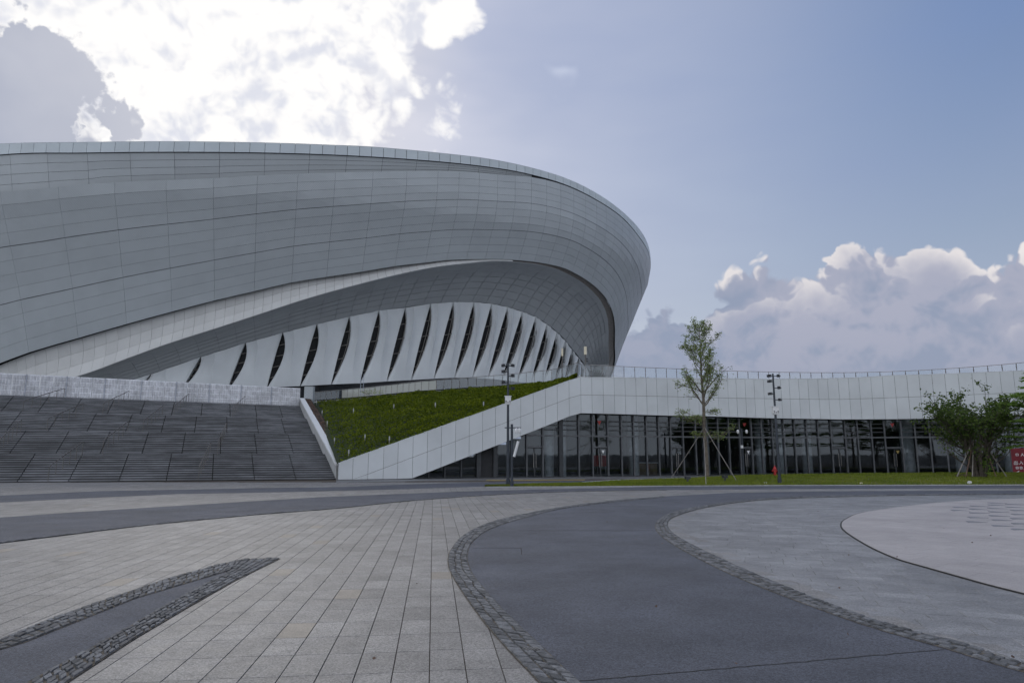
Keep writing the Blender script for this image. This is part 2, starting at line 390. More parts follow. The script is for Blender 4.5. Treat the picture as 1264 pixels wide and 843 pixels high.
def slab(c4, nrm, th, gap):
    """a panel lying on the quad c4 (p00,p10,p11,p01), inset by gap, standing proud by th along nrm"""
    p = [np.asarray(v, float) for v in c4]; ctr = sum(p)/4
    q = []
    for i in range(4):
        a, b_ = p[(i-1) % 4]-p[i], p[(i+1) % 4]-p[i]
        la, lb = max(np.linalg.norm(a), 1e-6), max(np.linalg.norm(b_), 1e-6)
        q.append(p[i]+a/la*min(gap, la*.3)+b_/lb*min(gap, lb*.3))
    n = np.asarray(nrm, float)
    V = [v+n*th for v in q]+q
    return V, [(0, 1, 2, 3), (0, 4, 5, 1), (1, 5, 6, 2), (2, 6, 7, 3), (3, 7, 4, 0)]
def qn(p):
    n = np.cross(p[1]-p[0], p[3]-p[0]); l = np.linalg.norm(n)
    if l < 1e-9: n = np.cross(p[2]-p[1], p[3]-p[2]); l = max(np.linalg.norm(n), 1e-9)
    return n/l

# ================================================================== GROUND
def sheet(name, poly, z, m, skirt=.03, kind='structure', parent=None):
    P = [np.array([p[0], p[1], z]) for p in poly]; n = len(P)
    import mathutils.geometry as mg
    tri = mg.tessellate_polygon([[Vector(p) for p in P]])
    V = P+[p-np.array([0, 0, skirt]) for p in P]
    Fc = [tuple(t) for t in tri]+[(i, (i+1) % n, n+(i+1) % n, n+i) for i in range(n)]
    o = obj(name, V, Fc, m, parent)
    # make the top face look up
    if o.data.polygons[0].normal.z < 0: o.data.flip_normals()
    if kind: o['kind'] = kind
    return o
def inside(poly, x, y):
    p = np.array([(q[0], q[1]) for q in poly]); x = np.asarray(x); y = np.asarray(y); r = np.zeros(x.shape, bool); j = len(p)-1
    for i in range(len(p)):
        xi, yi = p[i]; xj, yj = p[j]
        c = ((yi > y) != (yj > y)) & (x < (xj-xi)*(y-yi)/((yj-yi) if yj != yi else 1e-12)+xi); r ^= c; j = i
    return r
def G(*L): return [gnd(*p)[:2] for p in L]
obj('ground', [(-2500, -2500, -.06), (2500, -2500, -.06), (2500, 2500, -.06), (-2500, 2500, -.06)], [(0, 1, 2, 3)], M['ground'])['kind'] = 'structure'
# curves of the sweeping asphalt lane
LO = smooth(G((820, 612.6), (765, 617.2), (699, 624.9), (632.6, 637.5), (599, 647), (572.8, 660.4), (557.8, 677), (552.8, 693), (559.5, 713), (586, 752.8), (612.6, 786), (665.8, 842.8))+[(.62, 4.2), (1.2, 2.2), (2.2, 0)])
LI = smooth(G((820, 614), (765, 619), (699, 627.2), (645.8, 639.8), (606, 653), (584.4, 668), (577.2, 683), (577.5, 694.7), (586, 713), (619, 751), (665.8, 796), (715.6, 842.8))+[(.98, 4.2), (1.55, 2.2), (2.5, 0)])
RO = smooth(G((1264, 609.5), (1130, 610.2), (983.6, 613), (910, 618.6), (855, 626.7), (822, 635.9), (809, 648.7), (818, 663.4), (855, 686), (910, 713), (983.6, 742.3), (1071.7, 773.6), (1167, 801), (1264, 830.5))+[(4.9, 4.3), (6.2, 2.2), (8.5, 0)])
RI = smooth(G((1264, 610.3), (1130, 611.4), (983.6, 615), (913.8, 620), (866, 627.8), (833, 637.7), (824, 647), (833, 659.8), (873.4, 681.8), (947, 714.8), (1020, 744), (1093.7, 769.9), (1204, 799), (1264, 819.4))+[(5.15, 4.45), (6.4, 2.5), (8.6, .4)])
UP = G((1264, 605.3), (1100, 605.8), (1000, 606.4), (900, 608.3))       # far edge of the lane where it widens
lane = [(70, 34), (48, 34.5)]+UP+LO[:1]+LI[1:]+[(2.5, -6), (9, -6)]+RO[::-1]+[(40, 32.2), (70, 31)]
PK = smooth([(75, 30.8), (36, 31.6)]+G((1264, 615.6), (1171, 619.9), (1118.6, 625), (1065.9, 632.9), (1044.8, 641), (1039, 648), (1044.8, 656.7), (1072.9, 674.3), (1108, 690), (1139.6, 699), (1167, 706.7), (1264, 733))+[(7.0, 6), (8.6, 2.5), (12, -.5), (18, -2.5), (40, 0)], 5)
slate_poly = RI+[(12, -6), (75, -6), (75, 31)]
# far bands
D2 = G((0, 638.7), (83.5, 632.7), (185, 626.3), (320, 618), (400, 613.3), (519, 608.5), (602, 605.4), (700, 603.3), (820, 600.2), (1000, 599.4), (1264, 599))
D2b = G((1264, 602.6), (1000, 603.4), (820, 604.6), (699, 606.6), (599, 611), (500, 618.2), (420, 626.5), (316, 634.7), (187, 647), (83, 659.5), (0, 669.7))
D2bL = [tuple(np.array(D2b[-1])*2-np.array(D2b[-2])), tuple(np.array(D2b[-1])*5-np.array(D2b[-2])*4)]; D2L = [(-62, D2[0][1]-14), tuple(np.array(D2[0])*4-np.array(D2[1])*3)]
D1 = G((0, 611.6), (126, 606), (220, 604.3), (320, 602.3), (420, 601), (519, 597.2), (600, 595.2), (700, 593.6), (830, 591.2))
D1b = G((830, 592.4), (720, 597), (640, 599), (600, 600.3), (471, 604.3), (400, 606.1), (320, 607.8), (220, 609.6), (126, 613.7), (0, 620))
band2 = D2L+D2+[(46, 41.5), (46, 38.3)]+D2b+D2bL
band1 = [(-62, 31.5)]+D1+D1b+[(-62, 27)]
wedge_out = G((0, 789.3), (66.4, 762.8), (132.9, 739.5), (206, 714.6), (265.8, 698), (300.7, 690.6), (345.5, 689.6))
wedge_low = G((345.5, 689.6), (290, 717), (232.6, 749.5), (166, 789), (83, 842.8))
wedge_in_t = G((0, 802.6), (33, 792.7), (99.7, 766), (166, 739.5), (232.6, 719.6), (285.7, 704))
wedge_in_l = G((285.7, 704), (212.6, 742.8), (132.9, 789.3), (36.5, 841.5))
def ext(a, b, k): return tuple(np.array(b)+(np.array(b)-np.array(a))*k)
wo2 = ext(wedge_out[1], wedge_out[0], 2.2); wi2 = ext(wedge_in_t[1], wedge_in_t[0], 5.0)
wl2 = ext(wedge_low[-2], wedge_low[-1], 2.0); wli2 = ext(wedge_in_l[-2], wedge_in_l[-1], 1.6)
wedge_asph = [wi2]+wedge_in_t+wedge_in_l[1:]+[wli2]
wedge_all = [wo2]+wedge_out+wedge_low[1:]+[wl2]
# ---- granite paving of the forecourt: every slab is a piece
pav = sheet('pavement', [(-70, -8), (75, -8), (75, 52), (-70, 52)], -.013, M['bed'], .02)
dirv = np.array([-.1135, 1.0]); dirv /= np.linalg.norm(dirv); nrv = np.array([dirv[1], -dirv[0]])
def tile_items(w, l, dv, nv, x0, x1, y0, y1, keep, gap_w, gap_l, z=0., th=.014, seed=1, runs=True, clip=None, tbase=(.25, .75)):
    rg = random.Random(seed); items = []
    corners = [np.array(c) for c in ((x0, y0), (x1, y0), (x0, y1), (x1, y1))]
    us = [float(c@nv) for c in corners]; vs = [float(c@dv) for c in corners]
    for iu in range(int(min(us)/w)-1, int(max(us)/w)+2):
        off = 0 if runs and (iu//5) % 2 else rg.uniform(-.15, .15)*l if runs else rg.random()*l
        for iv in range(int(min(vs)/l)-1, int(max(vs)/l)+2):
            u0, v0 = iu*w, iv*l+off
            c = nv*(u0+w/2)+dv*(v0+l/2)
            if not (x0 < c[0] < x1 and y0 < c[1] < y1) or abs(c[0]) > 11+c[1]*.82: continue
            items.append((u0, v0, c))
    C_ = np.array([i[2] for i in items]); ok = keep(C_[:, 0], C_[:, 1]); out = []
    for (u0, v0, c), k in zip(items, ok):
        if not k: continue
        t = rg.uniform(*tbase)
        if rg.random() < .06: t = rg.uniform(.8, 1)
        if rg.random() < .05: t = rg.uniform(0, .2)
        dzs = [z+rg.uniform(-.0008, .0008) for _ in range(4)]
        g1, g2 = gap_w/2, gap_l/2
        P = [nv*(u0+a)+dv*(v0+b) for a, b in ((g1, g2), (w-g1, g2), (w-g1, l-g2), (g1, l-g2))]
        if clip is not None:
            P = clip(P)
            if len(P) < 3: continue
            dzs = [z]*len(P)
        n = len(P); cc = sum(P)/n
        e = .0035
        top = [np.array([*(p+(cc-p)/max(np.linalg.norm(cc-p), 1e-6)*e), q]) for p, q in zip(P, dzs)]
        mid = [np.array([*p, q-.003]) for p, q in zip(P, dzs)]
        bot = [np.array([*p, z-th]) for p in P]
        V = top+mid+bot; Fc = [tuple(range(n))]
        for i in range(n):
            j = (i+1) % n; Fc += [(i, n+i, n+j, j), (n+i, 2*n+i, 2*n+j, n+j)]
        out.append((V, Fc, t))
    return out
def sample_in(poly, x, y): return inside(poly, x, y)
def shrunk_keep(polys, r=.33):
    def f(x, y):
        k = np.ones(x.shape, bool)
        for p in polys:
            m_ = inside(p, x, y)
            for a in range(6): m_ &= inside(p, x+r*math.cos(a*math.pi/3), y+r*math.sin(a*math.pi/3))
            k &= ~m_
        return k
    return f
cover = [lane, slate_poly, band2, band1, wedge_all]
leftof = shrunk_keep(cover)
def keepP(x, y): return leftof(x, y) & ~((x > 3.0+.0*y) & (y < 26)) | (leftof(x, y) & (y > 26))
items = tile_items(.298, .6, dirv, nrv, -60, 52, 1.5, 44.8, lambda x, y: leftof(x, y), .0075, .0055, seed=3)
M['tan'] = mat('tan_granite_tile', (.215, .19, .16), .62, nscale=2.2, namt=.1, tone=.15, fine=.24, fscale=95, stain=.1)
rt = random.Random(21); tan_ = [rt.random() < .018 for _ in items]
pieces('tile', [k for k, f in zip(items, tan_) if not f], M['tile'], pav, 290); pieces('tan_tile', [k for k, f in zip(items, tan_) if f], M['tan'], pav, 40)
# ---- lane, bands, wedge: asphalt sheets 5 mm above the slabs
road = sheet('road', lane, .005, M['asphalt'])
sheet('road', band2, .005, M['asphalt']); sheet('road', band1, .005, M['asphalt']); sheet('path', wedge_asph, .0055, M['asphalt'])
# joints cut in the asphalt
def strip(name, pts, w, z, m, parent=None):
    b = MB()
    for i in range(len(pts)-1):
        a, c = np.array(pts[i]), np.array(pts[i+1]); d = c-a; d /= max(np.linalg.norm(d), 1e-6); n = np.array([-d[1], d[0]])*w/2
        q = [a-n, c-n, c+n, a+n]; b.add([(*p, z) for p in q]+[(*p, z-.004) for p in q], [(0, 1, 2, 3), (0, 4, 5, 1), (2, 6, 7, 3)])
    return b.build(name, m, parent)
def wig(a, b, n=30, s=.006):
    a, b = np.array(a), np.array(b); return [lerp(a, b, i/n)+RNG.normal(0, s, 2) for i in range(n+1)]
strip('expansion_joint', wig(gnd(716, 841)[:2], gnd(1165, 802)[:2], 60), .014, .0075, M['crack'], road)
strip('expansion_joint', wig(gnd(640, 655)[:2], gnd(812, 655)[:2], 40, .01), .02, .0075, M['crack'], road)
mh = [gnd(*p)[:2] for p in ((583, 676.5), (643, 676.5), (644, 684.5))]
strip('cover_edge', wig(mh[0], mh[1], 12, .003), .012, .0075, M['crack'], road); strip('cover_edge', wig(mh[1], mh[2], 5, .002), .016, .0075, M['crack'], road)
# ---- slate coloured slabs inside the bend
r20 = np.array([math.sin(R(107)), math.cos(R(107))]); n20 = np.array([r20[1], -r20[0]])
def keepS(x, y):
    k = inside(slate_poly, x, y)
    for a in range(6): k |= inside(slate_poly, x+.3*math.cos(a*math.pi/3), y+.3*math.sin(a*math.pi/3))
    m_ = inside(PK, x, y)
    for a in range(6): m_ &= inside(PK, x+.45*math.cos(a*math.pi/3), y+.45*math.sin(a*math.pi/3))
    # nothing of this field may poke out beyond the lane
    return k & ~m_ & (x > 3.0)
its = tile_items(.3, .6, r20, n20, 2.5, 44, 2.5, 33, keepS, .004, .004, z=.0, seed=5, runs=False)
sl = sheet('paving', slate_poly, -.0115, M['bed'], .001); pieces('granite_slab', its, M['slate'], sl)
# ---- pale pink plaza
def clipPK(P):
    poly = [np.array(p) for p in PKc]; out = [np.array(p) for p in P]
    for i in range(len(poly)):
        a, b = poly[i], poly[(i+1) % len(poly)]; e = b-a
        def side(p): return (e[0]*(p[1]-a[1])-e[1]*(p[0]-a[0]))*PKs
        inp, out = out, []
        for j in range(len(inp)):
            p, q = inp[j], inp[(j+1) % len(inp)]; sp_, sq = side(p), side(q)
            if sp_ >= 0: out.append(p)
            if (sp_ >= 0) != (sq >= 0): out.append(p+(q-p)*(sp_/(sp_-sq)))
        if len(out) < 3: return []
    return out
PKc = [np.array(p[:2]) for p in PK]
# convex hull of the plaza edge (it is convex but for survey noise)
def hull(pts):
    pts = sorted(map(tuple, pts))
    def half(ps):
        h = []
        for p in ps:
            while len(h) > 1 and (h[-1][0]-h[-2][0])*(p[1]-h[-2][1])-(h[-1][1]-h[-2][1])*(p[0]-h[-2][0]) <= 0: h.pop()
            h.append(p)
        return h
    return half(pts)[:-1]+half(pts[::-1])[:-1]
PKc = [np.array(p) for p in hull(PKc)]; PKs = 1
pk = sheet('plaza', PKc, .0075, M['bed'], .02)
d3 = np.array([math.sin(R(-38)), math.cos(R(-38))]); n3v = np.array([d3[1], -d3[0]])
its = tile_items(.6, .9, d3, n3v, 5, 40, 3, 32, lambda x, y: np.ones(x.shape, bool), .004, .004, z=.02, th=.012, seed=8, runs=False, clip=clipPK, tbase=(.3, .7))
pieces('pale_slab', its, M['pink'], pk)
b = MB(); edge = [p for p in PKc]
for i in range(len(edge)):
    a, c = edge[i], edge[(i+1) % len(edge)]
    d = (c-a)/max(np.linalg.norm(c-a), 1e-6); n = np.array([d[1], -d[0]])*.035
    b.prism([(*a, .001), (*c, .001), (*(c+n), .001), (*(a+n), .001)], (0, 0, .0135))
b.build('drain_edge', M['crack'], pk)
def crescent(cx, cy, w, h, ang):
    V = []; n = 8
    for i in range(n+1):
        t = i/n*2-1; V.append((t*w/2, (1-t*t)*h))
    for i in range(n, -1, -1):
        t = i/n*2-1; V.append((t*w/2, (1-t*t)*h*.15))
    ca, sa = math.cos(ang), math.sin(ang); return [(cx+x*ca-y*sa, cy+x*sa+y*ca) for x, y in V][1:]
for (u, v) in ((945, 253), (955, 222), (965, 190), (965, 165), (970, 143), (1125, 280), (1125, 240), (1105, 210), (1100, 183), (1095, 158), (1095, 135), (1095, 120), (835, 172), (850, 150), (1255, 230), (1262, 200), (1255, 172), (1220, 150), (1220, 130), (1262, 265), (1262, 305)):
    p = gnd(1040+u/5.643, 600+v/5.643, .02); V = crescent(p[0], p[1], .46+.012*(p[1]-15), .30+.03*(p[1]-15), 0)
    n = len(V); k = obj('inlay', [(*q, .0245) for q in V]+[(*q, .019) for q in V], [tuple(range(n))]+[(i, (i+1) % n, n+(i+1) % n, n+i) for i in range(n)], M['ink'], pk)
# ---- cobble borders
def cobbles(name, A_, B_, rows, step, seed, zbase=.009, par=None, limit=300, m='cobble'):
    A_ = resample([p[:2] for p in A_], .05); B_ = resample([p[:2] for p in B_], .05)
    n = max(len(A_), len(B_)); q = np.linspace(0, 1, n)
    def rs(Z): return np.stack([np.interp(q, np.linspace(0, 1, len(Z)), Z[:, k]) for k in (0, 1)], 1)
    A2, B2 = rs(A_), rs(B_); mid = (A2+B2)/2; s = np.concatenate([[0], np.cumsum(np.linalg.norm(np.diff(mid, axis=0), axis=1))])
    def P(u, d):
        d = min(max(d, 0), s[-1]); a = np.array([np.interp(d, s, A2[:, k]) for k in (0, 1)]); b_ = np.array([np.interp(d, s, B2[:, k]) for k in (0, 1)]); return a+(b_-a)*u
    bed = MB(); K = 140
    for i in range(K):
        a, b_, c, d = P(-.02, s[-1]*i/K), P(1.02, s[-1]*i/K), P(1.02, s[-1]*(i+1)/K), P(-.02, s[-1]*(i+1)/K)
        bed.add([(*a, zbase), (*b_, zbase), (*c, zbase), (*d, zbase)], [(0, 1, 2, 3)])
    bo = bed.build(name, M['cobbed'], par); bo['kind'] = 'structure'
    rg = random.Random(seed); items = []
    for r in range(rows):
        d = rg.uniform(-.1, 0)
        while d < s[-1]:
            L = step*rg.uniform(.75, 1.35); u0, u1 = r/rows, (r+1)/rows
            j = lambda k=.05: rg.uniform(-k, k)/rows
            w = np.linalg.norm(P(1, d)-P(0, d)); g = .006/max(w, .05); t = rg.random()
            wb = lambda q, dd: 0 if q in (0, rows) else .3/rows*mnoise.noise(Vector((dd*3.1, q*7.3, seed)))
            c4 = [P(u0+wb(r, d)+g+j(), d+.004), P(u1+wb(r+1, d)-g+j(), d+.004+rg.uniform(-.03, .03)), P(u1+wb(r+1, d+L)-g+j(), d+L-.004+rg.uniform(-.02, .0)), P(u0+wb(r, d+L)+g+j(), d+L-.004+rg.uniform(-.03, .01))]
            cc = sum(c4)/4; h = rg.uniform(.008, .017)
            bot = [np.array([*p, zbase-.004]) for p in c4]
            top = [np.array([*(p+(cc-p)*rg.uniform(.08, .2)), zbase+h+rg.uniform(-.004, .004)]) for p in c4]
            V = top+bot+[np.array([*cc, zbase+h+rg.uniform(-.001, .006)])]
            items.append((V, [(0, 1, 8), (1, 2, 8), (2, 3, 8), (3, 0, 8)]+[(i, 4+i, 4+(i+1) % 4, (i+1) % 4) for i in range(4)], t)); d += L
    pieces('cobble', items, M[m], bo, limit); return bo
cobbles('cobble_border', LO, LI, 3, .14, 11)
cobbles('cobble_border', RO, RI, 3, .14, 12)
cobbles('cobble_border', [wo2]+wedge_out[:6], [wi2]+wedge_in_t[:5]+[wedge_in_t[5]], 4, .14, 13)
cobbles('cobble_border', [wl2]+wedge_low[::-1], [wli2]+wedge_in_l[::-1]+[wedge_out[5]], 5, .14, 14, zbase=.010)
tipP = [wedge_in_t[5], wedge_out[5], wedge_low[0], wedge_low[1]]
# narrow cobble kerb along the near edge of the second band
e2 = smooth([D2bL[1], D2bL[0]]+D2b[::-1], 4); e2 = [p for p in e2 if p[0] < 8]
nb = [p+np.array([.05, -.34]) for p in e2]
cobbles('cobble_border', e2, nb, 2, .16, 15)
# grating and the paler sand stones in the border
p = gnd(707, 804); d = MB()
for i in range(5): d.box((p[0]-.42+i*.028, p[1]-.0, .026), (.012, .09, .008), .5)
tag(d.build('drain_grate', M['steel']), 'small steel slotted drain grate set in the cobble border beside the asphalt lane', 'drain grate')
# lights or bins not needed here: tactile strip and apron by the glass front
def band(name, L1, L2, z, m, kind='structure'):
    return sheet(name, G(*L1)+G(*L2[::-1]), z, m, .02, kind)
band('pavement', [(415, 592.6), (520, 591.2), (715, 588.6), (830, 587.4), (1000, 586.2), (1264, 588)], [(415, 595.5), (520, 593.5), (715, 591.2), (830, 590.3), (1000, 588), (1264, 590)], .009, M['slate'])
band('tactile_strip', [(600, 592.4), (722, 591.9)], [(600, 593.1), (722, 592.6)], .014, M['yellow'])

# ================================================================== STAIRS
Z4 = 7.2
L0 = (gnd(0, 595.8), gnd(414.5, 592.0)); L4 = (gnd(80, 490.7, Z4), gnd(370, 501.4, Z4))
for P_ in (L0, L4): pass
def SL(u, v):                                   # plan point on the stair field, u across (0 = left frame edge, 1 = parapet), v up
    a = lerp(L0[0], L0[1], u); b_ = lerp(L4[0], L4[1], u); return lerp(a, b_, v)
stairs = empty('staircase', (float(L0[1][0]), float(L0[1][1]), 0), 'broad grey stone staircase in four flights climbing to the stadium deck', 'staircase')
NR = 12; FL = 4; ris = Z4/(NR*FL); LT = 3.0      # a landing is LT treads deep
tot = FL*NR+(FL-1)*(LT-1)
items = []; under = MB(); vcur = 0.0; stepv = []
for fl in range(FL):
    for k in range(NR):
        w_ = LT if (k == NR-1 and fl < FL-1) else 1.0
        stepv.append((vcur/tot, (vcur+w_)/tot, fl, (fl*NR+k+1)*ris)); vcur += w_
def u_base(px, v, z):
    lo, hi = -1.5, 1.5
    for _ in range(40):
        m_ = (lo+hi)/2; p = SL(m_, v); d = p[1]*math.cos(TH)+(z-EYE)*math.sin(TH)
        if 632+F*p[0]/d < px: lo = m_
        else: hi = m_
    return (lo+hi)/2
jpx = {0: [21.5, 84.8, 146.8, 205, 262, 314, 365], 1: [12.6, 69.6, 124, 175.4, 224.5, 272, 317, 362], 2: [9, 60, 107.6, 155, 199, 240, 280, 319, 352], 3: [2, 47, 90, 132.5, 173, 211.4, 248, 284, 317, 349]}
joints = {}
for fl, L in jpx.items():
    us = [u_base(x, stepv[fl*NR][0], stepv[fl*NR][3]-ris) for x in L]; d_ = us[1]-us[0]
    joints[fl] = [us[0]-d_*k for k in range(6, 0, -1) if us[0]-d_*k > -.95]+us+[1.0]
# treads beside the parapet follow its line
for (v0, v1, fl, z) in stepv:
    J = joints[fl]
    for a, b_ in zip(J[:-1], J[1:]):
        g = .0016; n = (SL(.5, v0)-SL(.5, v1)); n = n/np.linalg.norm(n)*.03
        A_, B_, C_, D_ = SL(a+g, v0)+n, SL(b_-g, v0)+n, SL(b_-g, v1)+n*.2, SL(a+g, v1)+n*.2
        e = random.uniform(-.004, .004)
        top = [np.array([p[0], p[1], z+e]) for p in (A_, B_, C_, D_)]; bot = [p-np.array([0, 0, ris*.62]) for p in top]
        items.append((top+bot, [(0, 1, 2, 3), (0, 4, 5, 1), (1, 5, 6, 2), (3, 2, 6, 7), (0, 3, 7, 4)], random.random()))
pieces('step_slab', items, M['step'], stairs)
b = MB()
for (v0, v1, fl, z) in stepv:
    p = [SL(-.9, v0), SL(1, v0), SL(1, v1), SL(-.9, v1)]
    b.add([(q[0], q[1], z-ris*.5) for q in p]+[(q[0], q[1], z-ris*1.6) for q in p], [(0, 1, 2, 3), (0, 4, 5, 1), (0, 3, 7, 4)])
b.build('core', M['stepshade'], stairs)
# handrails
def stair_z(v):
    for (v0, v1, fl, z) in stepv:
        if v0 <= v <= v1+1e-9: return z
    return Z4
def u_at(px, v):
    lo, hi = -1.0, 1.0
    for _ in range(40):
        m_ = (lo+hi)/2; p = SL(m_, v); z = stair_z(v); d = p[1]*math.cos(TH)+(z-EYE)*math.sin(TH)
        if 632+F*p[0]/d < px: lo = m_
        else: hi = m_
    return (lo+hi)/2
fv = [(stepv[f*NR][0], stepv[f*NR+NR-1][0]) for f in range(FL)]
def where(u): return 'left' if u < .33 else 'middle' if u < .66 else 'right'
rails = [(3, 28, 78.5, 'uppermost flight, leftmost of the four there'), (3, 126.6, 158, 'uppermost flight, second from the left there'), (3, 214.7, 232.4, 'uppermost flight, third from the left there'), (3, 287, 302, 'uppermost flight, nearest the white parapet'),
         (2, 57.7, 101, 'third flight up, leftmost of the two there'), (2, 176.5, 200, 'third flight up, right of the other one there'), (1, -2, 25, 'second flight up, cut by the left edge of the picture'), (1, 126.6, 157, 'second flight up, in the middle of the three there'), (1, 268.4, 278.5, 'second flight up, nearest the white parapet'),
         (0, 59.5, 101, 'lowest flight, left one of two'), (0, 245, 259, 'lowest flight, right one of two')]
for fl, x0, x1, where_ in rails:
    v0, v1 = fv[fl]; u0, u1 = u_at(x0, v0), u_at(x1, v1); A_, B_ = SL(u0, v0-.004), SL(u1, v1); A_ = np.array([*A_[:2], stair_z(v0-.004) if v0 > .01 else 0]); B_ = np.array([*B_[:2], stair_z(v1)])
    e = empty('handrail', tuple(map(float, A_)), 'thin metal handrail on the '+where_, 'handrail', 'handrails on the wide stairs'); up = np.array([0, 0, .92])
    b = MB(); d0 = (B_-A_)/np.linalg.norm(B_-A_); ro_ = up+np.array([0, 0, .1])
    b.tube([A_+up, A_+ro_+d0*.25, B_+ro_-d0*.15, B_+up+d0*.12], .034, 6); b.build('rail', M['bar'], e, True)
    for k in range(6):
        t = k/5; p = lerp(A_, B_, t); vz = stair_z(lerp(v0, v1, t)); b = MB(); b.tube([(p[0], p[1], min(vz, p[2]+.1)-.02), (p[0], p[1], p[2]+(.92 if k in (0, 5) else 1.0))], .022, 5); b.build('post', M['bar'], e)
# sloping white parapet with its stepped underside
par = empty('parapet', tuple(map(float, L0[1])), 'white sloping stone parapet between the stairs and the planted bank', 'parapet')
rd = L4[1]-L0[1]; rd[2] = 0; rl = np.linalg.norm(rd); rd = rd/rl; rn = np.array([rd[1], -rd[0], 0])
def PR(s, off, z): q = np.array([*L0[1][:2], 0])+rd*s+rn*off; return (q[0], q[1], z)
b = MB(); K = 12
for i in range(K):
    s0, s1 = rl*i/K+ .01, rl*(i+1)/K-.01; z0, z1 = 1.1+7.05*i/K, 1.1+7.05*(i+1)/K
    b.add([PR(s0, -.06, z0), PR(s0, .46, z0), PR(s1, .46, z1), PR(s1, -.06, z1)]+[PR(s0, -.06, z0-.14), PR(s0, .46, z0-.14), PR(s1, .46, z1-.14), PR(s1, -.06, z1-.14)],
          [(0, 1, 2, 3), (0, 4, 5, 1), (1, 5, 6, 2), (2, 6, 7, 3), (3, 7, 4, 0)])
b.build('coping', M['white'], par)
b = MB()
for i in range(4):
    s0, s1 = rl*i/4, rl*(i+1)/4; z0, z1 = 1.1+7.05*i/4-.1, 1.1+7.05*(i+1)/4-.1
    b.add([PR(s0, 0, z0), PR(s0, .4, z0), PR(s1, .4, z1), PR(s1, 0, z1), PR(s0, 0, -.05), PR(s0, .4, -.05), PR(s1, .4, -.05), PR(s1, 0, -.05)], [(0, 1, 2, 3), (0, 4, 5, 1), (1, 5, 6, 2), (2, 6, 7, 3), (3, 7, 4, 0)])
b.build('wall', M['concrete'], par)
# wall of pale blocks at the head of the stairs
wl = empty('glass_block_wall', tuple(map(float, L4[1])), 'long pale wall of blocky translucent panels along the head of the stairs', 'wall')
wdir = (L4[1]-L4[0]); wdir[2] = 0; WL = np.linalg.norm(wdir); wdir = wdir/WL; wn = np.array([wdir[1], -wdir[0], 0]); WS = L4[0]+rd*.1
nP = 21; pw_ = WL/nP; WH = 2.08
b = MB(); nx, nz_ = 2, 4; t3 = .045; gy = []
b.add([(.02, 0, 0), (pw_-.02, 0, 0), (pw_-.02, 0, WH), (.02, 0, WH), (.02, .1, 0), (pw_-.02, .1, 0), (pw_-.02, .1, WH), (.02, .1, WH)], [(0, 1, 2, 3), (3, 2, 6, 7), (4, 7, 6, 5), (0, 3, 7, 4), (1, 5, 6, 2)], 1.0)
for i in range(nx*1):
    for j in range(nz_):
        for h_ in range(2):
            x0 = .06+(pw_-.1)*(i+h_*.5)/nx; x1 = x0+(pw_-.1)*.5/nx-.03; z0 = .06+(WH-.1)*j/nz_; z1 = z0+(WH-.1)/nz_-.05; ex = .05
            tn = random.uniform(.0, .45)
            b.add([(x0, -.001, z0), (x1, -.001, z0), (x1, -.001, z1), (x0, -.001, z1), (x0+ex, -t3, z0+ex), (x1-ex, -t3, z0+ex), (x1-ex, -t3, z1-ex), (x0+ex, -t3, z1-ex)],
                  [(4, 5, 6, 7), (0, 1, 5, 4), (1, 2, 6, 5), (2, 3, 7, 6), (3, 0, 4, 7)], tn)
pm = [mesh_data('panel', b.V, b.F, M['wallpanel'], [min(1, max(0, t+(random.uniform(-.25, .25) if t < .9 else 0))) for t in b.T]) for _ in range(4)]
bb = MB().box((0, -.03, WH/2), (.045, .1, WH+.02)); pmb = mesh_data('post', bb.V, bb.F, M['wallbar'])
for i in range(-26, nP):
    p = WS+wdir*pw_*i-np.array(L4[1]); rz = math.atan2(wdir[1], wdir[0])
    o = bpy.data.objects.new('panel', random.choice(pm)); o.location = p; o.rotation_euler.z = rz; o.parent = wl; COL.objects.link(o)
    if i % 3 == 0:
        o = bpy.data.objects.new('post', pmb); o.location = p; o.rotation_euler.z = rz; o.parent = wl; COL.objects.link(o)

# ================================================================== PODIUM BUILDING
topL = [(417.7, 571.8), (620, 499.6), (700, 470.6), (711.4, 465.6), (757, 466), (828, 467.2), (898, 467.3), (950, 468), (1009, 467.5), (1060, 466), (1103, 463.4), (1149, 462.2), (1200, 460.2), (1251, 458), (1268, 457.2), (1400, 451)]
midL = [(417.7, 598), (454.4, 584.9), (620, 523), (700, 492.4), (712, 487.3), (757, 488), (828, 489.5), (898, 491.3), (1009, 492.9), (1040, 492.9), (1111, 490.5), (1154, 488.8), (1251, 485), (1400, 479)]
botL = [(417.7, 592), (507.6, 590.8), (611, 550.6), (680, 523.5), (700, 514.8), (714, 510), (757, 511), (820, 513), (880, 514), (950, 516.3), (1040, 517.8), (1100, 517.5), (1151, 516.8), (1190, 515), (1247, 513), (1400, 506)]
FY = [(380, 48.6), (415, 49.3), (520, 51.5), (600, 53.4), (714, 56.0), (820, 58.4), (900, 60.3), (1000, 61.6), (1070, 61.6), (1130, 60.5), (1190, 58.6), (1264, 55.6), (1400, 49)]
_fy = smooth(FY, 10); _fx = [p[0] for p in _fy]; _fv = [p[1] for p in _fy]
def FYs(x): return float(np.interp(x, _fx, _fv))
ply = [np.array([(x-632)/F*0, 0]) for x in ()]
def fpl(x):                                         # plan point of the facade (glass line) seen at photo column x near the ground
    d = ray(x, 586); return np.array([d[0]/d[1]*FYs(x), FYs(x)])
FP = np.array([fpl(x) for x in np.arange(380, 1420, 2.)])
FN = np.zeros_like(FP); tg = np.gradient(FP, axis=0); tg /= np.linalg.norm(tg, axis=1)[:, None]; FN[:, 0] = tg[:, 1]; FN[:, 1] = -tg[:, 0]
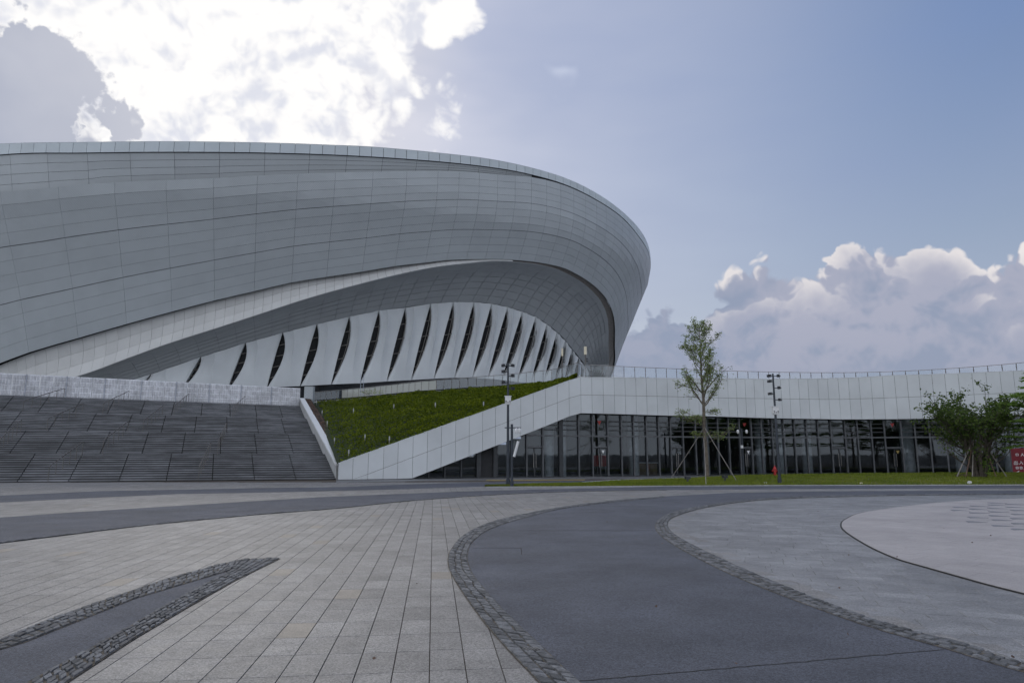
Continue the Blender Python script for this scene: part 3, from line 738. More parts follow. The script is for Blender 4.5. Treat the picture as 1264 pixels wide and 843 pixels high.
for _ in range(6): FN[1:-1] = (FN[:-2]+FN[1:-1]+FN[2:])/3
FF = FP+FN*.75                                       # fascia line, in front of the glass
def cast(px, py, line):                              # pixel ray onto the vertical ruled surface over a plan line
    d = ray(px, py); ang = d[0]/d[1]; a = line[:, 0]/line[:, 1]; i = int(np.clip(np.searchsorted(a, ang), 1, len(a)-1)); P, Q = line[i-1], line[i]
    n = np.array([-(Q[1]-P[1]), Q[0]-P[0]]); t = np.dot(P, n)/np.dot(d[:2], n); return O+d*t, i
bld = empty('podium_building', (float(FF[170][0]), float(FF[170][1]), 0), 'long low building with pale panelled fascia over a dark glass front', 'building')
js = [417.7, 435.9, 454.9, 473.9, 491.6, 510, 527.8, 545, 562.5, 579.2, 595.7, 611.4, 627, 642.5, 658, 673, 687.5, 702, 716.4, 730, 744, 757.7, 771, 784.3, 797.3, 810, 823, 835.6, 848.6, 861, 873.2, 885.3, 897.5, 907.9, 919, 930, 941.8, 953, 963, 973.4, 985, 996.6, 1009, 1021, 1034, 1046.7, 1059.7, 1074.4, 1088.6, 1103.6, 1119, 1134, 1150, 1165.8, 1182.4, 1199.5, 1216.8, 1234, 1250.7, 1268, 1286, 1304, 1322, 1341, 1360, 1380]
def fz(L, x): return cast(x, interp_list(L, x), FF)
items = []; lipitems = []; backing = MB()
for a, b_ in zip(js[:-1], js[1:]):
    def col(x):
        # vertical joint in space: same plan point for all heights, located at the fascia top
        p, i = fz(topL, x); q = p.copy()
        def atz(L):
            # follow the joint down: the pixel column shifts slightly with perspective
            xx = x
            for _ in range(4):
                yy = interp_list(L, xx); dd = ray(xx, yy); t = p[1]/dd[1]; z = EYE+dd[2]*t
                d = p[1]*math.cos(TH)+(z-EYE)*math.sin(TH); xx = 632+F*p[0]/d
            return z
        return p, atz(midL), atz(botL), FN[i-1]
    (pa, ma, ba, na), (pb, mb_, bb_, nb_) = col(a), col(b_)
    ba, bb_ = max(ba, .0), max(bb_, .0); ma, mb_ = max(ma, ba), max(mb_, bb_)
    n = np.array([*((na+nb_)/2), 0]); n /= np.linalg.norm(n)
    A = lambda p, z: np.array([p[0], p[1], z])
    if ma-ba > .05 or mb_-bb_ > .05: items.append((*slab([A(pa, ba), A(pb, bb_), A(pb, mb_), A(pa, ma)], n, .04, .012), random.random()))
    items.append((*slab([A(pa, max(ma, 0)), A(pb, max(mb_, 0)), A(pb, pb[2]), A(pa, pa[2])], n, .04, .012), random.random()))
    bk = -n*.9
    backing.add([A(pa, ba), A(pb, bb_), A(pb, pb[2]-.01), A(pa, pa[2]-.01), A(pa+bk, ba), A(pb+bk, bb_), A(pb+bk, pb[2]-.01), A(pa+bk, pa[2]-.01)], [(0, 1, 2, 3), (0, 4, 5, 1)])
    cap = [A(pa, pa[2]), A(pb, pb[2]), A(pb, pb[2]), A(pa, pa[2])]
    cp = MB(); lipitems.append((pa, pb, n))
pieces('fascia_panel', items, M['fascia'], bld)
backing.build('fascia_backing', M['back'], bld)
b = MB()
for pa, pb, n in lipitems:
    u = np.array([0, 0, .03]); b.add([pa+n*.05+u, pb+n*.05+u, pb-n*.5+u, pa-n*.5+u, pa+n*.05-u, pb+n*.05-u, pb-n*.5-u, pa-n*.5-u], [(0, 1, 2, 3), (0, 4, 5, 1), (2, 6, 7, 3)])
b.build('coping', M['fascia'], bld)
# glass front
TRZ = 3.25
mull = [507, 529, 549, 569, 590.5, 611, 631, 649.6, 669.5, 692, 714, 731, 750, 766.8, 782, 798, 813, 827.8, 843, 858.6, 872.5, 886.5, 900, 913.4, 928, 940.5, 954, 968, 981.6, 996.5, 1011, 1027, 1044.6, 1060, 1077.5, 1094, 1115, 1132, 1150, 1170, 1190, 1210, 1230, 1248, 1268, 1290, 1312, 1335]
doors = {649.6, 731, 827.8, 913.4, 1027, 1094}
def gp(x): return cast(x, 560, FP)
ceil = {}
def ceil_z(x):
    p, i = gp(x); d = FF[i-1]; yy = interp_list(botL, x); q, _ = cast(x, yy, FF); return max(.15, q[2]+.07)
b_ceil = MB(); col_items = []
for k, (a, c) in enumerate(zip(mull[:-1], mull[1:])):
    (pa, ia), (pc, ic) = gp(a), gp(c); za, zc = min(5.2, ceil_z(a)), min(5.2, ceil_z(c)); d = pc-pa; d[2] = 0; w = np.linalg.norm(d); d /= w; n = np.array([d[1], -d[0], 0]); rz = math.atan2(d[1], d[0])
    A = lambda s, z, o=0.: np.array([pa[0]+d[0]*s*w+n[0]*o, pa[1]+d[1]*s*w+n[1]*o, z])
    cz = lambda s: lerp(za, zc, s)
    thick = a in (692, 590.5, 611)
    fr = obj('mullion', *(lambda m_: (m_.V, m_.F))(MB().box(A(0, za/2, .06), (.11 if not thick else .34, .2, za), rz)), M['frame'] if thick or a < 640 else M['framelight'], bld)
    if a in doors:
        hd = 2.3
        obj('glass_pane', [A(.04, hd+.12), A(.96, hd+.12), A(.96, min(TRZ, cz(.96))), A(.04, min(TRZ, cz(.04)))], [(0, 1, 2, 3)], M['glass'], bld)
        dr = obj('door', *(lambda m_: (m_.V, m_.F))(MB().box(A(.5, .03, .0), (w*.92, .08, .06), rz).box(A(.5, hd-.03), (w*.92, .08, .07), rz).box(A(.055, hd/2), (.07, .08, hd), rz).box(A(.945, hd/2), (.07, .08, hd), rz).box(A(.5, hd/2), (.09, .08, hd-.1), rz)), M['frame'], bld)
        obj('pane', [A(.06, .06), A(.94, .06), A(.94, hd-.06), A(.06, hd-.06)], [(0, 1, 2, 3)], M['glass'], dr)
        for s_ in (.42, .58):
            h_ = MB().tube([A(s_, .75, .09), A(s_, 1.85, .09)], .022, 6); h_.build('handle', M['steel'], dr)
        obj('door_head', *(lambda m_: (m_.V, m_.F))(MB().box(A(.5, hd+.06, .03), (w, .16, .12), rz)), M['framelight'], bld)
    elif a == 590.5:
        obj('dark_panel', [A(0, 0), A(1, 0), A(1, zc), A(0, za)], [(0, 1, 2, 3)], M['back'], bld)
    else:
        z0a, z0c = min(TRZ, za), min(TRZ, zc)
        obj('glass_pane', [A(.02, .06), A(.98, .06), A(.98, z0c), A(.02, z0a)], [(0, 1, 2, 3)], M['glass'], bld)
    if zc > TRZ+.2:
        if za > TRZ: V4 = [A(.02, TRZ+.06), A(.98, TRZ+.06), A(.98, zc), A(.02, za)]; FF4 = [(0, 1, 2, 3)]
        else:
            s0 = (TRZ-za)/(zc-za); V4 = [A(s0, TRZ+.05), A(.98, TRZ+.05), A(.98, zc)]; FF4 = [(0, 1, 2)]
        obj('upper_pane', V4, FF4, M['glass'], bld)
        if not (a in (731, 913.4, 1094)):
            lo = MB()
            for z in (3.72, 4.08, 4.44):
                if min(za, zc) > z+.05: lo.box(A(.5, z, .09), (w*.96, .1, .085), rz)
                elif zc > z+.05:
                    s0 = (z-za)/(zc-za); lo.box(A((s0+1)/2, z, .09), (w*(1-s0)*.96, .1, .085), rz)
            if lo.V: lo.build('louvre', M['frame'], bld)
        else:
            t0 = A(.5, 4.35, .03); obj('fire_access_mark', [t0+d*-.17+[0, 0, .14], t0-np.array([0, 0, .2]), t0+d*.17+[0, 0, .14]]+[t0+d*-.17+[0, 0, .14]-n*.01, t0-np.array([0, 0, .2])-n*.01, t0+d*.17+[0, 0, .14]-n*.01], [(0, 1, 2), (0, 3, 4, 1), (1, 4, 5, 2), (2, 5, 3, 0)], M['red'], bld)
            t0 = A(.68, 1.98, .07); obj('door_mark', [t0+d*-.14+[0, 0, .12], t0-np.array([0, 0, .16]), t0+d*.14+[0, 0, .12]]+[t0+d*-.14+[0, 0, .12]-n*.01, t0-np.array([0, 0, .16])-n*.01, t0+d*.14+[0, 0, .12]-n*.01], [(0, 1, 2), (0, 3, 4, 1), (1, 4, 5, 2), (2, 5, 3, 0)], M['yellow'] if a == 1094 else M['white'], bld)
        if za > TRZ: obj('transom', *(lambda m_: (m_.V, m_.F))(MB().box(A(.5, TRZ, .08), (w+.01, .14, .13), rz)), M['framelight'], bld)
        else: s0 = (TRZ-za)/(zc-za); obj('transom', *(lambda m_: (m_.V, m_.F))(MB().box(A((1+s0)/2, TRZ, .08), (w*(1-s0), .14, .13), rz)), M['framelight'], bld)
    obj('base_rail', *(lambda m_: (m_.V, m_.F))(MB().box(A(.5, .03, .08), (w, .12, .06), rz)), M['frame'], bld) if a not in doors else None
# interior: floor, back wall, ceiling, columns
gl_ = [cast(x, 560, FP)[0] for x in mull]
def off(p, k, x=None): i = int(np.argmin(((FP-p[:2])**2).sum(1))); q = p[:2]-FN[i]*k; return q
b = MB(); bf = MB(); bc = MB()
for p, q in zip(gl_[:-1], gl_[1:]):
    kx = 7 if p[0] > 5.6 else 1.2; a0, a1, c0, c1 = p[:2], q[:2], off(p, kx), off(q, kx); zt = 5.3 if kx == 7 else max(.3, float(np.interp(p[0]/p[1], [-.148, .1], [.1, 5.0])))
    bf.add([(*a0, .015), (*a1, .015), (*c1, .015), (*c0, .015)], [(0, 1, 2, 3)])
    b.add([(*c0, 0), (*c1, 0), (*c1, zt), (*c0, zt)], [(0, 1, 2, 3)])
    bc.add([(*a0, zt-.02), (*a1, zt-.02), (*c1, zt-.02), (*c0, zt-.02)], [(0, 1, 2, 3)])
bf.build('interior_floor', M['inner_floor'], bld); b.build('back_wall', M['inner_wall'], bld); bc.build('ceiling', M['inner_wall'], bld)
for x, w_ in ((685, .42), (702, .3), (791, .45), (881, .35), (948, .42), (974, .42), (1005, .45), (1123, .55), (1183, .4), (1240, .4)):
    p, i = cast(x, 560, FP); q = p[:2]-FN[i-1]*1.3; zt = 5.2 if x > 700 else 3.9
    b = MB(); b.tube([(*q, 0), (*q, zt)], w_, 20, False); b.build('column', M['column'], bld, True)
# things standing in the lobby
def inlobby(x, k): p, i = cast(x, 575, FP); return p[:2]-FN[i-1]*k, math.atan2(-FN[i-1][0], FN[i-1][1])*0
q, _ = inlobby(810, 2.2); dk = empty('reception_desk', (float(q[0]), float(q[1]), 0.02), 'pale wooden reception desk seen through the glass beside a grey column', 'desk')
MB().box((q[0], q[1], .52), (2.2, .7, 1.0)).build('body', M['wood'], dk); MB().box((q[0], q[1], 1.06), (2.4, .8, .06)).build('top', M['column'], dk)
for x, lab in ((745, 'small red notice board standing inside the glass by the second door'), (755, 'red notice board inside the glass just right of the second door')):
    q, _ = inlobby(x, 1.6); nb_ = empty('notice_board', (float(q[0]), float(q[1]), 0), lab, 'notice board'); MB().box((q[0], q[1], 1.25), (.55, .04, .9)).build('board', M['red'], nb_); MB().box((q[0]-.2, q[1], .4), (.03, .03, .8)).box((q[0]+.2, q[1], .4), (.03, .03, .8)).build('legs', M['steel'], nb_)
# red direction sign at the right end
p, i = cast(1262, 570, FF); n = np.array([*FN[i-1], 0]); d = np.array([-n[1], n[0], 0]); c0 = p[:2]
sg = empty('direction_sign', (float(c0[0]), float(c0[1]), 0), 'dark red sign board with white lettering and an arrow pointing left', 'sign')
rz = math.atan2(d[1], d[0]); w_ = 1.9; cen = np.array([c0[0]+d[0]*.25, c0[1]+d[1]*.25])
MB().box((*cen, 1.15), (w_, .1, 2.2), rz).build('board', M['redsign'], sg)
def stroke(b, x0, z0, x1, z1, t=.035):
    a = np.array([x0, z0]); c = np.array([x1, z1]); v = c-a; L = np.linalg.norm(v); v /= L; m_ = np.array([-v[1], v[0]])*t/2
    q = [a-m_, c-m_, c+m_, a+m_]; P = [np.array([cen[0]+d[0]*s+n[0]*.06, cen[1]+d[1]*s+n[1]*.06, z]) for s, z in q]
    b.add(P+[k-n*.008 for k in P], [(0, 1, 2, 3), (0, 4, 5, 1), (1, 5, 6, 2), (2, 6, 7, 3), (3, 7, 4, 0)])
b = MB(); s0 = -.78
def glyph_chu(x, z, s):                           # exit / entrance characters
    stroke(b, x, z-.5*s, x, z+.5*s); stroke(b, x-.32*s, z+.05*s, x-.32*s, z+.4*s); stroke(b, x+.32*s, z+.05*s, x+.32*s, z+.4*s); stroke(b, x-.32*s, z+.05*s, x+.32*s, z+.05*s)
    stroke(b, x-.42*s, z-.45*s, x-.42*s, z-.05*s); stroke(b, x+.42*s, z-.45*s, x+.42*s, z-.05*s); stroke(b, x-.42*s, z-.45*s, x+.42*s, z-.45*s)
def glyph_ru(x, z, s): stroke(b, x-.05*s, z+.45*s, x+.05*s, z+.3*s); stroke(b, x+.05*s, z+.3*s, x+.42*s, z-.45*s); stroke(b, x+.05*s, z+.15*s, x-.4*s, z-.45*s)
def glyph_kou(x, z, s):
    for q in ((-.35, .35, .35, .35), (-.35, -.35, .35, -.35), (-.35, -.35, -.35, .35), (.35, -.35, .35, .35)): stroke(b, x+q[0]*s, z+q[1]*s, x+q[2]*s, z+q[3]*s)
glyph_chu(s0+.1, 1.12, .3); glyph_ru(s0+.45, 1.12, .3); glyph_kou(s0+.8, 1.12, .28); glyph_kou(s0+.25, 1.75, .22); glyph_ru(s0+.6, 1.75, .24); b.build('lettering', M['white'], sg)
b = MB(); glyph_kou(s0+.15, .72, .22); stroke(b, s0+.1, .72, s0+.2, .72); glyph_kou(s0+.42, .72, .22); stroke(b, s0+.42, .62, s0+.42, .82); glyph_ru(s0+.7, .72, .24); b.build('lettering', M['white'], sg)
b = MB(); stroke(b, s0+.05, .33, s0+1.2, .33, .06); stroke(b, s0+.02, .33, s0+.25, .47, .06); stroke(b, s0+.02, .33, s0+.25, .19, .06); b.build('arrow', M['white'], sg)

# ================================================================== STADIUM
CX, CY, EA, EB = -51.5, 151.5, 82.3, 60.5
_z = [5, 12, 20.3, 25.5, 30, 34.7, 38.3, 41.5, 44, 60]; _s = [.83, .862, .899, .923, .947, .971, .991, .9994, 1.0, 1.0]
def s1(z): return np.interp(z, _z, _s)
def s2f(z): return np.interp(z, [8, 12, 26, 32], [.825, .83, .86, .87])
def ehit(px, py, fs):
    d = ray(px, py); ts = np.linspace(60, 200, 2400); P = O+d*ts[:, None]; Fv = ((P[:, 0]-CX)/EA)**2+((P[:, 1]-CY)/EB)**2-fs(P[:, 2])**2
    if not (Fv < 0).any(): t = ts[np.argmin(Fv)]
    else:
        i = int(np.argmax(Fv < 0)); lo, hi = ts[i-1], ts[i]
        for _ in range(25):
            m_ = (lo+hi)/2; p = O+d*m_; v = ((p[0]-CX)/EA)**2+((p[1]-CY)/EB)**2-fs(p[2])**2
            if v < 0: hi = m_
            else: lo = m_
        t = hi
    p = O+d*t; return p, math.degrees(math.atan2((p[1]-CY)/EB, (p[0]-CX)/EA))
def epos(t, s, z): return np.array([CX+EA*s*math.cos(R(t)), CY+EB*s*math.sin(R(t)), z])
def curve_t(L, fs, pre=(), post=()):
    r = list(pre)
    for p in L:
        q, t = ehit(p[0], p[1], fs)
        if not r or t > r[-1][0]+.2: r.append((t, float(q[2])))
    r += [q for q in post if q[0] > r[-1][0]+.2]
    ts = [a for a, _ in r]; zs = [b_ for _, b_ in r]
    sm = smooth(list(zip(ts, zs)), 6); ts = [p[0] for p in sm]; zs = [p[1] for p in sm]
    return lambda t: float(np.interp(t, ts, zs))
one = lambda z: np.ones_like(z)*1.0 if hasattr(z, '__len__') else 1.0
Zrt = curve_t([(0, 178), (100, 176), (200, 175), (300, 176), (400, 179), (450, 181), (500, 185), (550, 190), (600, 196), (650, 206), (700, 221), (740, 241), (770, 263), (790, 284), (800, 303)], one, [(-180, 48), (-130, 48.6), (-114, 46.9)], [(-8, 43), (0, 42), (30, 40), (90, 42), (180, 48)])
Zrb = curve_t([(0, 191.3), (100, 189), (200, 188), (300, 188.5), (400, 191), (500, 196.5), (600, 206), (650, 214.5), (700, 229), (740, 249), (765, 266), (780, 281), (790, 294)], one, [(-180, 46.3), (-130, 45.3)], [(-8, 42.2), (0, 41.2), (30, 39.2), (90, 41), (180, 46.3)])
Zst = curve_t([(0, 236), (72.6, 229.4), (161, 223.3), (246, 220.5), (302, 217.3), (363, 214.5), (420, 213), (480, 211.8), (540, 211.3), (573, 212.2), (618, 216), (660, 219.5), (700, 230.2), (740, 250), (765, 267), (780, 282), (790, 295)], lambda z: s1(z), [(-180, 40), (-130, 40)], [(-8, 42.0), (0, 41.0), (30, 39.0), (90, 41), (180, 40)])
K3L = [(0, 448.4), (36, 435), (96.8, 417.3), (156.5, 400), (212.6, 384.7), (265, 371), (314, 359.6), (360, 348.8), (403, 342), (447, 335.5), (487.5, 328.7), (525, 324.4), (551, 321.4), (575.8, 320.4), (620, 320.4), (660, 323.5), (693, 330), (709, 337), (726.8, 347.8), (741, 360), (751.7, 374.5), (758, 394), (759, 410), (758.8, 429.6), (757.4, 454.6)]
Zsb = curve_t(K3L, s1, [(-180, 8), (-135, 9), (-122, 12)], [(-3, 14), (2, 8.0), (180, 8.0)])
stad = empty('stadium', (CX, CY, Z4), 'huge bowl shaped stadium with a grey perforated shell and leaning rim', 'stadium')
def tri_n(a, b_, c): n = np.cross(b_-a, c-a); return n/max(np.linalg.norm(n), 1e-9)
def grid_pieces(name, tcols, fn, rows, m, th=.09, gap=.03, flip=False, tone=None, sub=1):
    """fn(t, v) -> 3D point; a piece per cell"""
    out = []
    for a, b_ in zip(tcols[:-1], tcols[1:]):
        for r in range(rows):
            v0, v1 = r/rows, (r+1)/rows
            q = [np.array(fn(a, v1)), np.array(fn(b_, v1)), np.array(fn(b_, v0)), np.array(fn(a, v0))]
            if np.linalg.norm(q[0]-q[3]) < .12 and np.linalg.norm(q[1]-q[2]) < .12: continue
            n = qn(q); c = sum(q)/4
            rad = np.array([c[0]-CX, c[1]-CY, 0]); rad /= np.linalg.norm(rad)
            if flip: rad = -rad+np.array([0, 0, -.6])
            if np.dot(n, rad) < 0: n = -n
            if sub > 1:                                   # bend wide panels with the shell
                pts_t = [a+(b_-a)*k/sub for k in range(sub+1)]; da = (b_-a); g = gap/np.linalg.norm(q[1]-q[0])*da
                pts_t[0] += g; pts_t[-1] -= g; gv = gap/max(np.linalg.norm(q[0]-q[3]), .1)/rows
                T_ = [np.array(fn(t, v0+gv)) for t in pts_t]; B_ = [np.array(fn(t, v1-gv)) for t in pts_t]
                V = [p+n*th for p in T_]+[p+n*th for p in B_]+T_+B_; k = sub+1
                Fc = [(i, i+1, k+i+1, k+i) for i in range(sub)]+[(i, i+1, 2*k+i+1, 2*k+i) for i in range(sub)]+[(k+i, k+i+1, 3*k+i+1, 3*k+i) for i in range(sub)]+[(0, k, 3*k, 2*k), (sub, k+sub, 3*k+sub, 2*k+sub)]
                out.append((V, Fc, random.random()))
            else: out.append((*slab(q, n, th, gap), random.random()))
    pieces(name, out, m, stad)
def surf(name, tcols, fn, rows, m, smooth_=True, kind=None):
    V = []; nv = rows+1
    for t in tcols:
        for r in range(nv): V.append(fn(t, r/rows))
    Fc = [(i*nv+r, (i+1)*nv+r, (i+1)*nv+r+1, i*nv+r+1) for i in range(len(tcols)-1) for r in range(rows)]
    return obj(name, V, Fc, m, stad, None, smooth_)
T0 = -124.0
fine_t = list(np.arange(-180, T0, 6))+list(np.arange(T0, 10, 1.0))+list(np.arange(10, 181, 6))
# rim coping
rimt = [T0]
while rimt[-1] < 2: rimt.append(rimt[-1]+(1.46 if rimt[-1] < -75 else 1.25 if rimt[-1] < -45 else 1.35))
def coping(t, v): return epos(t, .9995, lerp(Zrt(t), Zrb(t), v))
grid_pieces('rim_panel', rimt, coping, 1, M['rim'], .08, .03)
surf('rim_core', fine_t, lambda t, v: epos(t, .9985-.004*(v > .9), lerp(Zrt(t)-.05, Zrb(t)+.02, v)), 4, M['core'], False)
grid_pieces('rim_cap', rimt, lambda t, v: epos(t, 1.0-.03*v, Zrt(t)+.02+.25*v), 1, M['rim'], .03, .02)
# plain band under the coping, wedge shaped
def sband(t, z): return s1(z)-.0035*np.clip((z-38)/3, 0, 1)
def band_fn(t, v):
    zb = Zst(t); zt = max(Zrb(t), zb); z = lerp(zt, zb-.25*(t < -95), v); return epos(t, .9985-.0165*v*min(1, (zt-zb)/4)-.002, z)
bt = [rimt[i] for i in range(1, len(rimt), 3) if rimt[i] < -34]
grid_pieces('band_panel', bt, band_fn, 4, M['shell_plain'], .05, .022, sub=3)
surf('band_core', [t for t in fine_t if t < -36], lambda t, v: band_fn(t, v)*np.array([1, 1, 1])+np.array([0, .12, 0]), 4, M['core'])
# perforated skin: 12 courses hung from the band down to the lower lip
pxcols = [36, 96.8, 156.5, 212.6, 265, 314, 360, 403, 447, 487.5, 525, 551, 575.8]
tc_ = [ehit(p, interp_list(K3L, p), s1)[1] for p in pxcols]
cols = [-124, -117.8, -111.8]+tc_+[tc_[-1]+2.45*k for k in range(1, 24)]
def skin(t, v):
    zt, zb = min(Zst(t), Zrb(t)-.02), Zsb(t); z = lerp(zt, zb, v); sc = float(s1(z))
    bul = .012*math.sin(math.pi*v)*np.clip((zt-zb)/25, 0, 1)*0; return epos(t, sc+bul-.004*(1-v)*np.clip((-60-t)/30, 0, 1), z)
grid_pieces('skin_panel', cols, skin, 12, M['shell'], .05, .015, sub=2)
surf('skin_core', fine_t, lambda t, v: skin(t, v)+(np.array([CX, CY, 25])-skin(t, v))*.0008, 12, M['core'])
# heavier joints every fourth course
for r in (4, 8):
    surf('joint_line', [t for t in fine_t if T0 <= t < 6], lambda t, v: skin(t, (r+(v-.5)*.045)/12)+(skin(t, r/12)-np.array([CX, CY, 0]))*[.0011, .0011, 0], 1, M['back'])
surf('rear_shell', [t for t in fine_t if t >= 2], lambda t, v: skin(t, v)+(skin(t, v)-np.array([CX, CY, 0]))*[.001, .001, 0], 12, M['shell'])
surf('rear_shell', [t for t in fine_t if t <= T0+6], lambda t, v: skin(t, v)+(skin(t, v)-np.array([CX, CY, 0]))*[.001, .001, 0], 12, M['shell'])
# roof inside the rim
surf('roof', fine_t, lambda t, v: epos(t, .976*(1-v)+.001, lerp(Zrt(t)+.2, 47.5, min(1, v*1.3))+3.0*math.sin(v*math.pi/2)*0), 6, M['shell_plain'])
# lip below the skin
K4L = [(97.5, 464), (161, 441), (191, 430), (214.4, 422), (269, 404.6), (317, 389), (362.5, 373.9), (405.6, 361), (448.7, 349.6), (485, 340.5), (521.8, 332.6), (548, 328.3), (574, 325.4), (598, 322.7), (620, 321.7), (660, 324.2), (693, 330.8), (710, 338.3), (727.5, 349), (741.5, 361.5), (751.9, 375.5), (758, 395), (758.8, 410.5), (758.5, 429.8)]
sl_ = lambda z: s1(z)+.010
Zlb = curve_t(K4L, sl_, [(-180, 5), (-122, 7.5), (-112, 9.5)], [(-6, 15), (0, 8.0), (180, 8)])
def liptop(t): return epos(t, float(s1(Zsb(t)))-.012*np.clip((-45-t)/20, .1, 1), Zsb(t)+.15)
def lipbot(t):
    z = min(Zlb(t), Zsb(t)-.05); k = np.clip((-40-t)/18, 0, 1); return epos(t, float(s1(z))+.010*k-.0045*(1-k), z)
def lip(t, v):
    a, b_ = liptop(t), lipbot(t); p = lerp(a, b_, v); k = .55 if v else 0
    bend = math.sin(math.pi*v)*.5*min(1, np.linalg.norm(a-b_)/6); d = np.array([CX-p[0], CY-p[1], 0]); d /= np.linalg.norm(d); return p+d*bend
lipc = [-124, -121, -117.8, -114.8]
for a, b_ in zip([-111.8]+tc_[:-1], tc_): lipc += [lerp(a, b_, k/4) for k in range(4)]
lipc += [tc_[-1]+1.6*k for k in range(0, 5)]
grid_pieces('lip_panel', lipc, lip, 3, M['lip'], .05, .018)
surf('lip_core', [t for t in fine_t if T0-1 <= t < 0], lambda t, v: lip(t, v)+(np.array([CX, CY, 25])-lip(t, v))*.0012, 4, M['bar'])
# soffit sweeping in to the fin wall
K5L = [(150, 472), (186.3, 461.8), (205.6, 455), (248, 440.5), (303.3, 423.3), (349.4, 410.6), (391.6, 400), (431.6, 390.9), (467.8, 384.3), (500.8, 379.3), (531.9, 375.2), (560, 373.2), (585.6, 373), (607.3, 375), (627, 379), (645.5, 384.7), (661.8, 391.5), (675.5, 400), (688, 410), (698, 420), (706.6, 431), (720.7, 448.4), (730, 463), (738, 480)]
Zk5 = curve_t(K5L, s2f, [(-180, 4), (-118, 6), (-104, 9.5)], [(-3, 12), (3, 8.0), (180, 8.0)])
def soff(t, v):
    a = lipbot(t); z = Zk5(t); b_ = epos(t, float(s2f(z)), z)
    p = lerp(a, b_, v); w = math.sin(math.pi*v)*np.linalg.norm(a-b_)*.10; d = np.array([0, 0, 1.0]); return p+d*w
sofc = [t for t in cols if -118 < t < -1]; sc2 = []
for a, b_ in zip(sofc[:-1], sofc[1:]): sc2 += [a, (a+b_)/2] if b_-a > 3 else [a]
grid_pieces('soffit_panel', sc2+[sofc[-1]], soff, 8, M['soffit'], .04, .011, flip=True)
surf('soffit_core', [t for t in fine_t if -121 < t < 4], lambda t, v: soff(t, v)+np.array([0, .12, .12]), 8, M['core'])
# fin wall
slit = [(104, 402, 66, 452), (348, 318, 262, 468), (566, 250, 477, 482), (748, 200, 672, 466), (915, 158, 833, 460), (1073, 122, 985, 452), (1218, 92, 1125, 445)]
slit = [(a/3.95+160, b_/3.95+360, c/3.95+160, d/3.95+360) for a, b_, c, d in slit]
s2_ = [(250, 545, 193, 770), (327, 533, 268, 766), (397, 528, 337, 762), (460, 528, 400, 759), (514, 533, 455, 759), (563, 543, 502, 762), (608, 557, 546, 766), (649, 573, 592, 772), (683, 595, 634, 776), (714, 620, 672, 778), (739, 645, 705, 780), (760, 672, 734, 782), (780, 697, 760, 784), (793, 715, 783, 786)]
slit += [(a/2.479+400, b_/2.479+160, c/2.479+400, d/2.479+160) for a, b_, c, d in s2_]
# continue the tips down behind the terrace, and add one bay at either end
slit = [(a, b_, c, max(d, 473) if a < 480 else d) for a, b_, c, d in slit]
slit = [(130, 478, 116, 500)]+slit+[(733, 466, 733, 482)]
NRW = 12
def onwall(px, py, out=0.): p, t = ehit(px, py, lambda z: s2f(z)+out); return p
for i in range(len(slit)-1):
    a, c = slit[i], slit[i+1]; bay = abs(c[0]-a[0]); wd = min(8.6, bay*.58, .125*(a[3]-a[1])+.5); Ls, Ms, Rs = [], [], []
    for j in range(NRW+1):
        v = j/NRW
        l = (lerp(a[0], a[2], v)+4*wd*v*(1-v)*(1.25-.5*v)*1.0, lerp(a[1], a[3], v)); r = (lerp(c[0], c[2], v)-.10*wd*math.sin(math.pi*v), lerp(c[1], c[3], v))
        kf = lerp(.30, .80, v)*(1-.3*math.sin(math.pi*v)); m_ = (lerp(l[0], r[0], kf), lerp(l[1], r[1], kf))
        if v > .97: l = (max(l[0], a[2]+.3), l[1])
        Ls.append(onwall(*l, .001)); Ms.append(onwall(m_[0], m_[1], .001+.007*math.sin(math.pi*min(1, v*.9+.1)))); Rs.append(onwall(r[0]-.6, r[1], .001))
    for nm_, P_, Q_ in (('fin_face', Ls, Ms), ('fin_side', Ms, Rs)):
        V = []; K = 4
        for j in range(NRW+1):
            for k in range(K+1):
                p = lerp(P_[j], Q_[j], k/K); d = np.array([CX-p[0], CY-p[1], 0]); d /= np.linalg.norm(d)
                V.append(p+d*(.35*math.sin(math.pi*k/K))*math.sin(math.pi*min(1, j/NRW+.15)))
        Fc = [(j*(K+1)+k, j*(K+1)+k+1, (j+1)*(K+1)+k+1, (j+1)*(K+1)+k) for j in range(NRW) for k in range(K)]
        base = len(V)
        edgeside = 0 if nm_ == 'fin_face' else K      # return edge of the sheet into the slit
        for j in range(NRW+1):
            p = V[j*(K+1)+edgeside]; d = np.array([CX-p[0], CY-p[1], 0]); d /= np.linalg.norm(d); V.append(p+d*.55)
        Fc += [(j*(K+1)+edgeside, (j+1)*(K+1)+edgeside, base+j+1, base+j) for j in range(NRW)]
        obj(nm_, V, Fc, M['fin'], stad, random.random(), True)
    # glazing bars in the slit at this bay's left side
    if 0 < i:
        for v in (.22, .42, .62, .82) if bay > 20 else (.3, .6):
            x0, y0 = lerp(a[0], a[2], v)-1, lerp(a[1], a[3], v); x1 = x0+4*wd*v*(1-v)*(1.25-.5*v)+2; b = MB().tube([onwall(x0, y0+1, -.003), onwall(x1, y0-1, -.003)], .07, 5); b.build('glazing_bar', M['bar'], stad)
        if i > 5:
            for kx in ((.45, .75) if i > 8 else (.7,)):
                P_ = [onwall(lerp(a[0], a[2], v)+4*wd*v*(1-v)*(1.25-.5*v)*kx, lerp(a[1], a[3], v), -.003) for v in np.linspace(.03, .95, 8)]; MB().tube(P_, .06, 5).build('glazing_bar', M['bar'], stad)
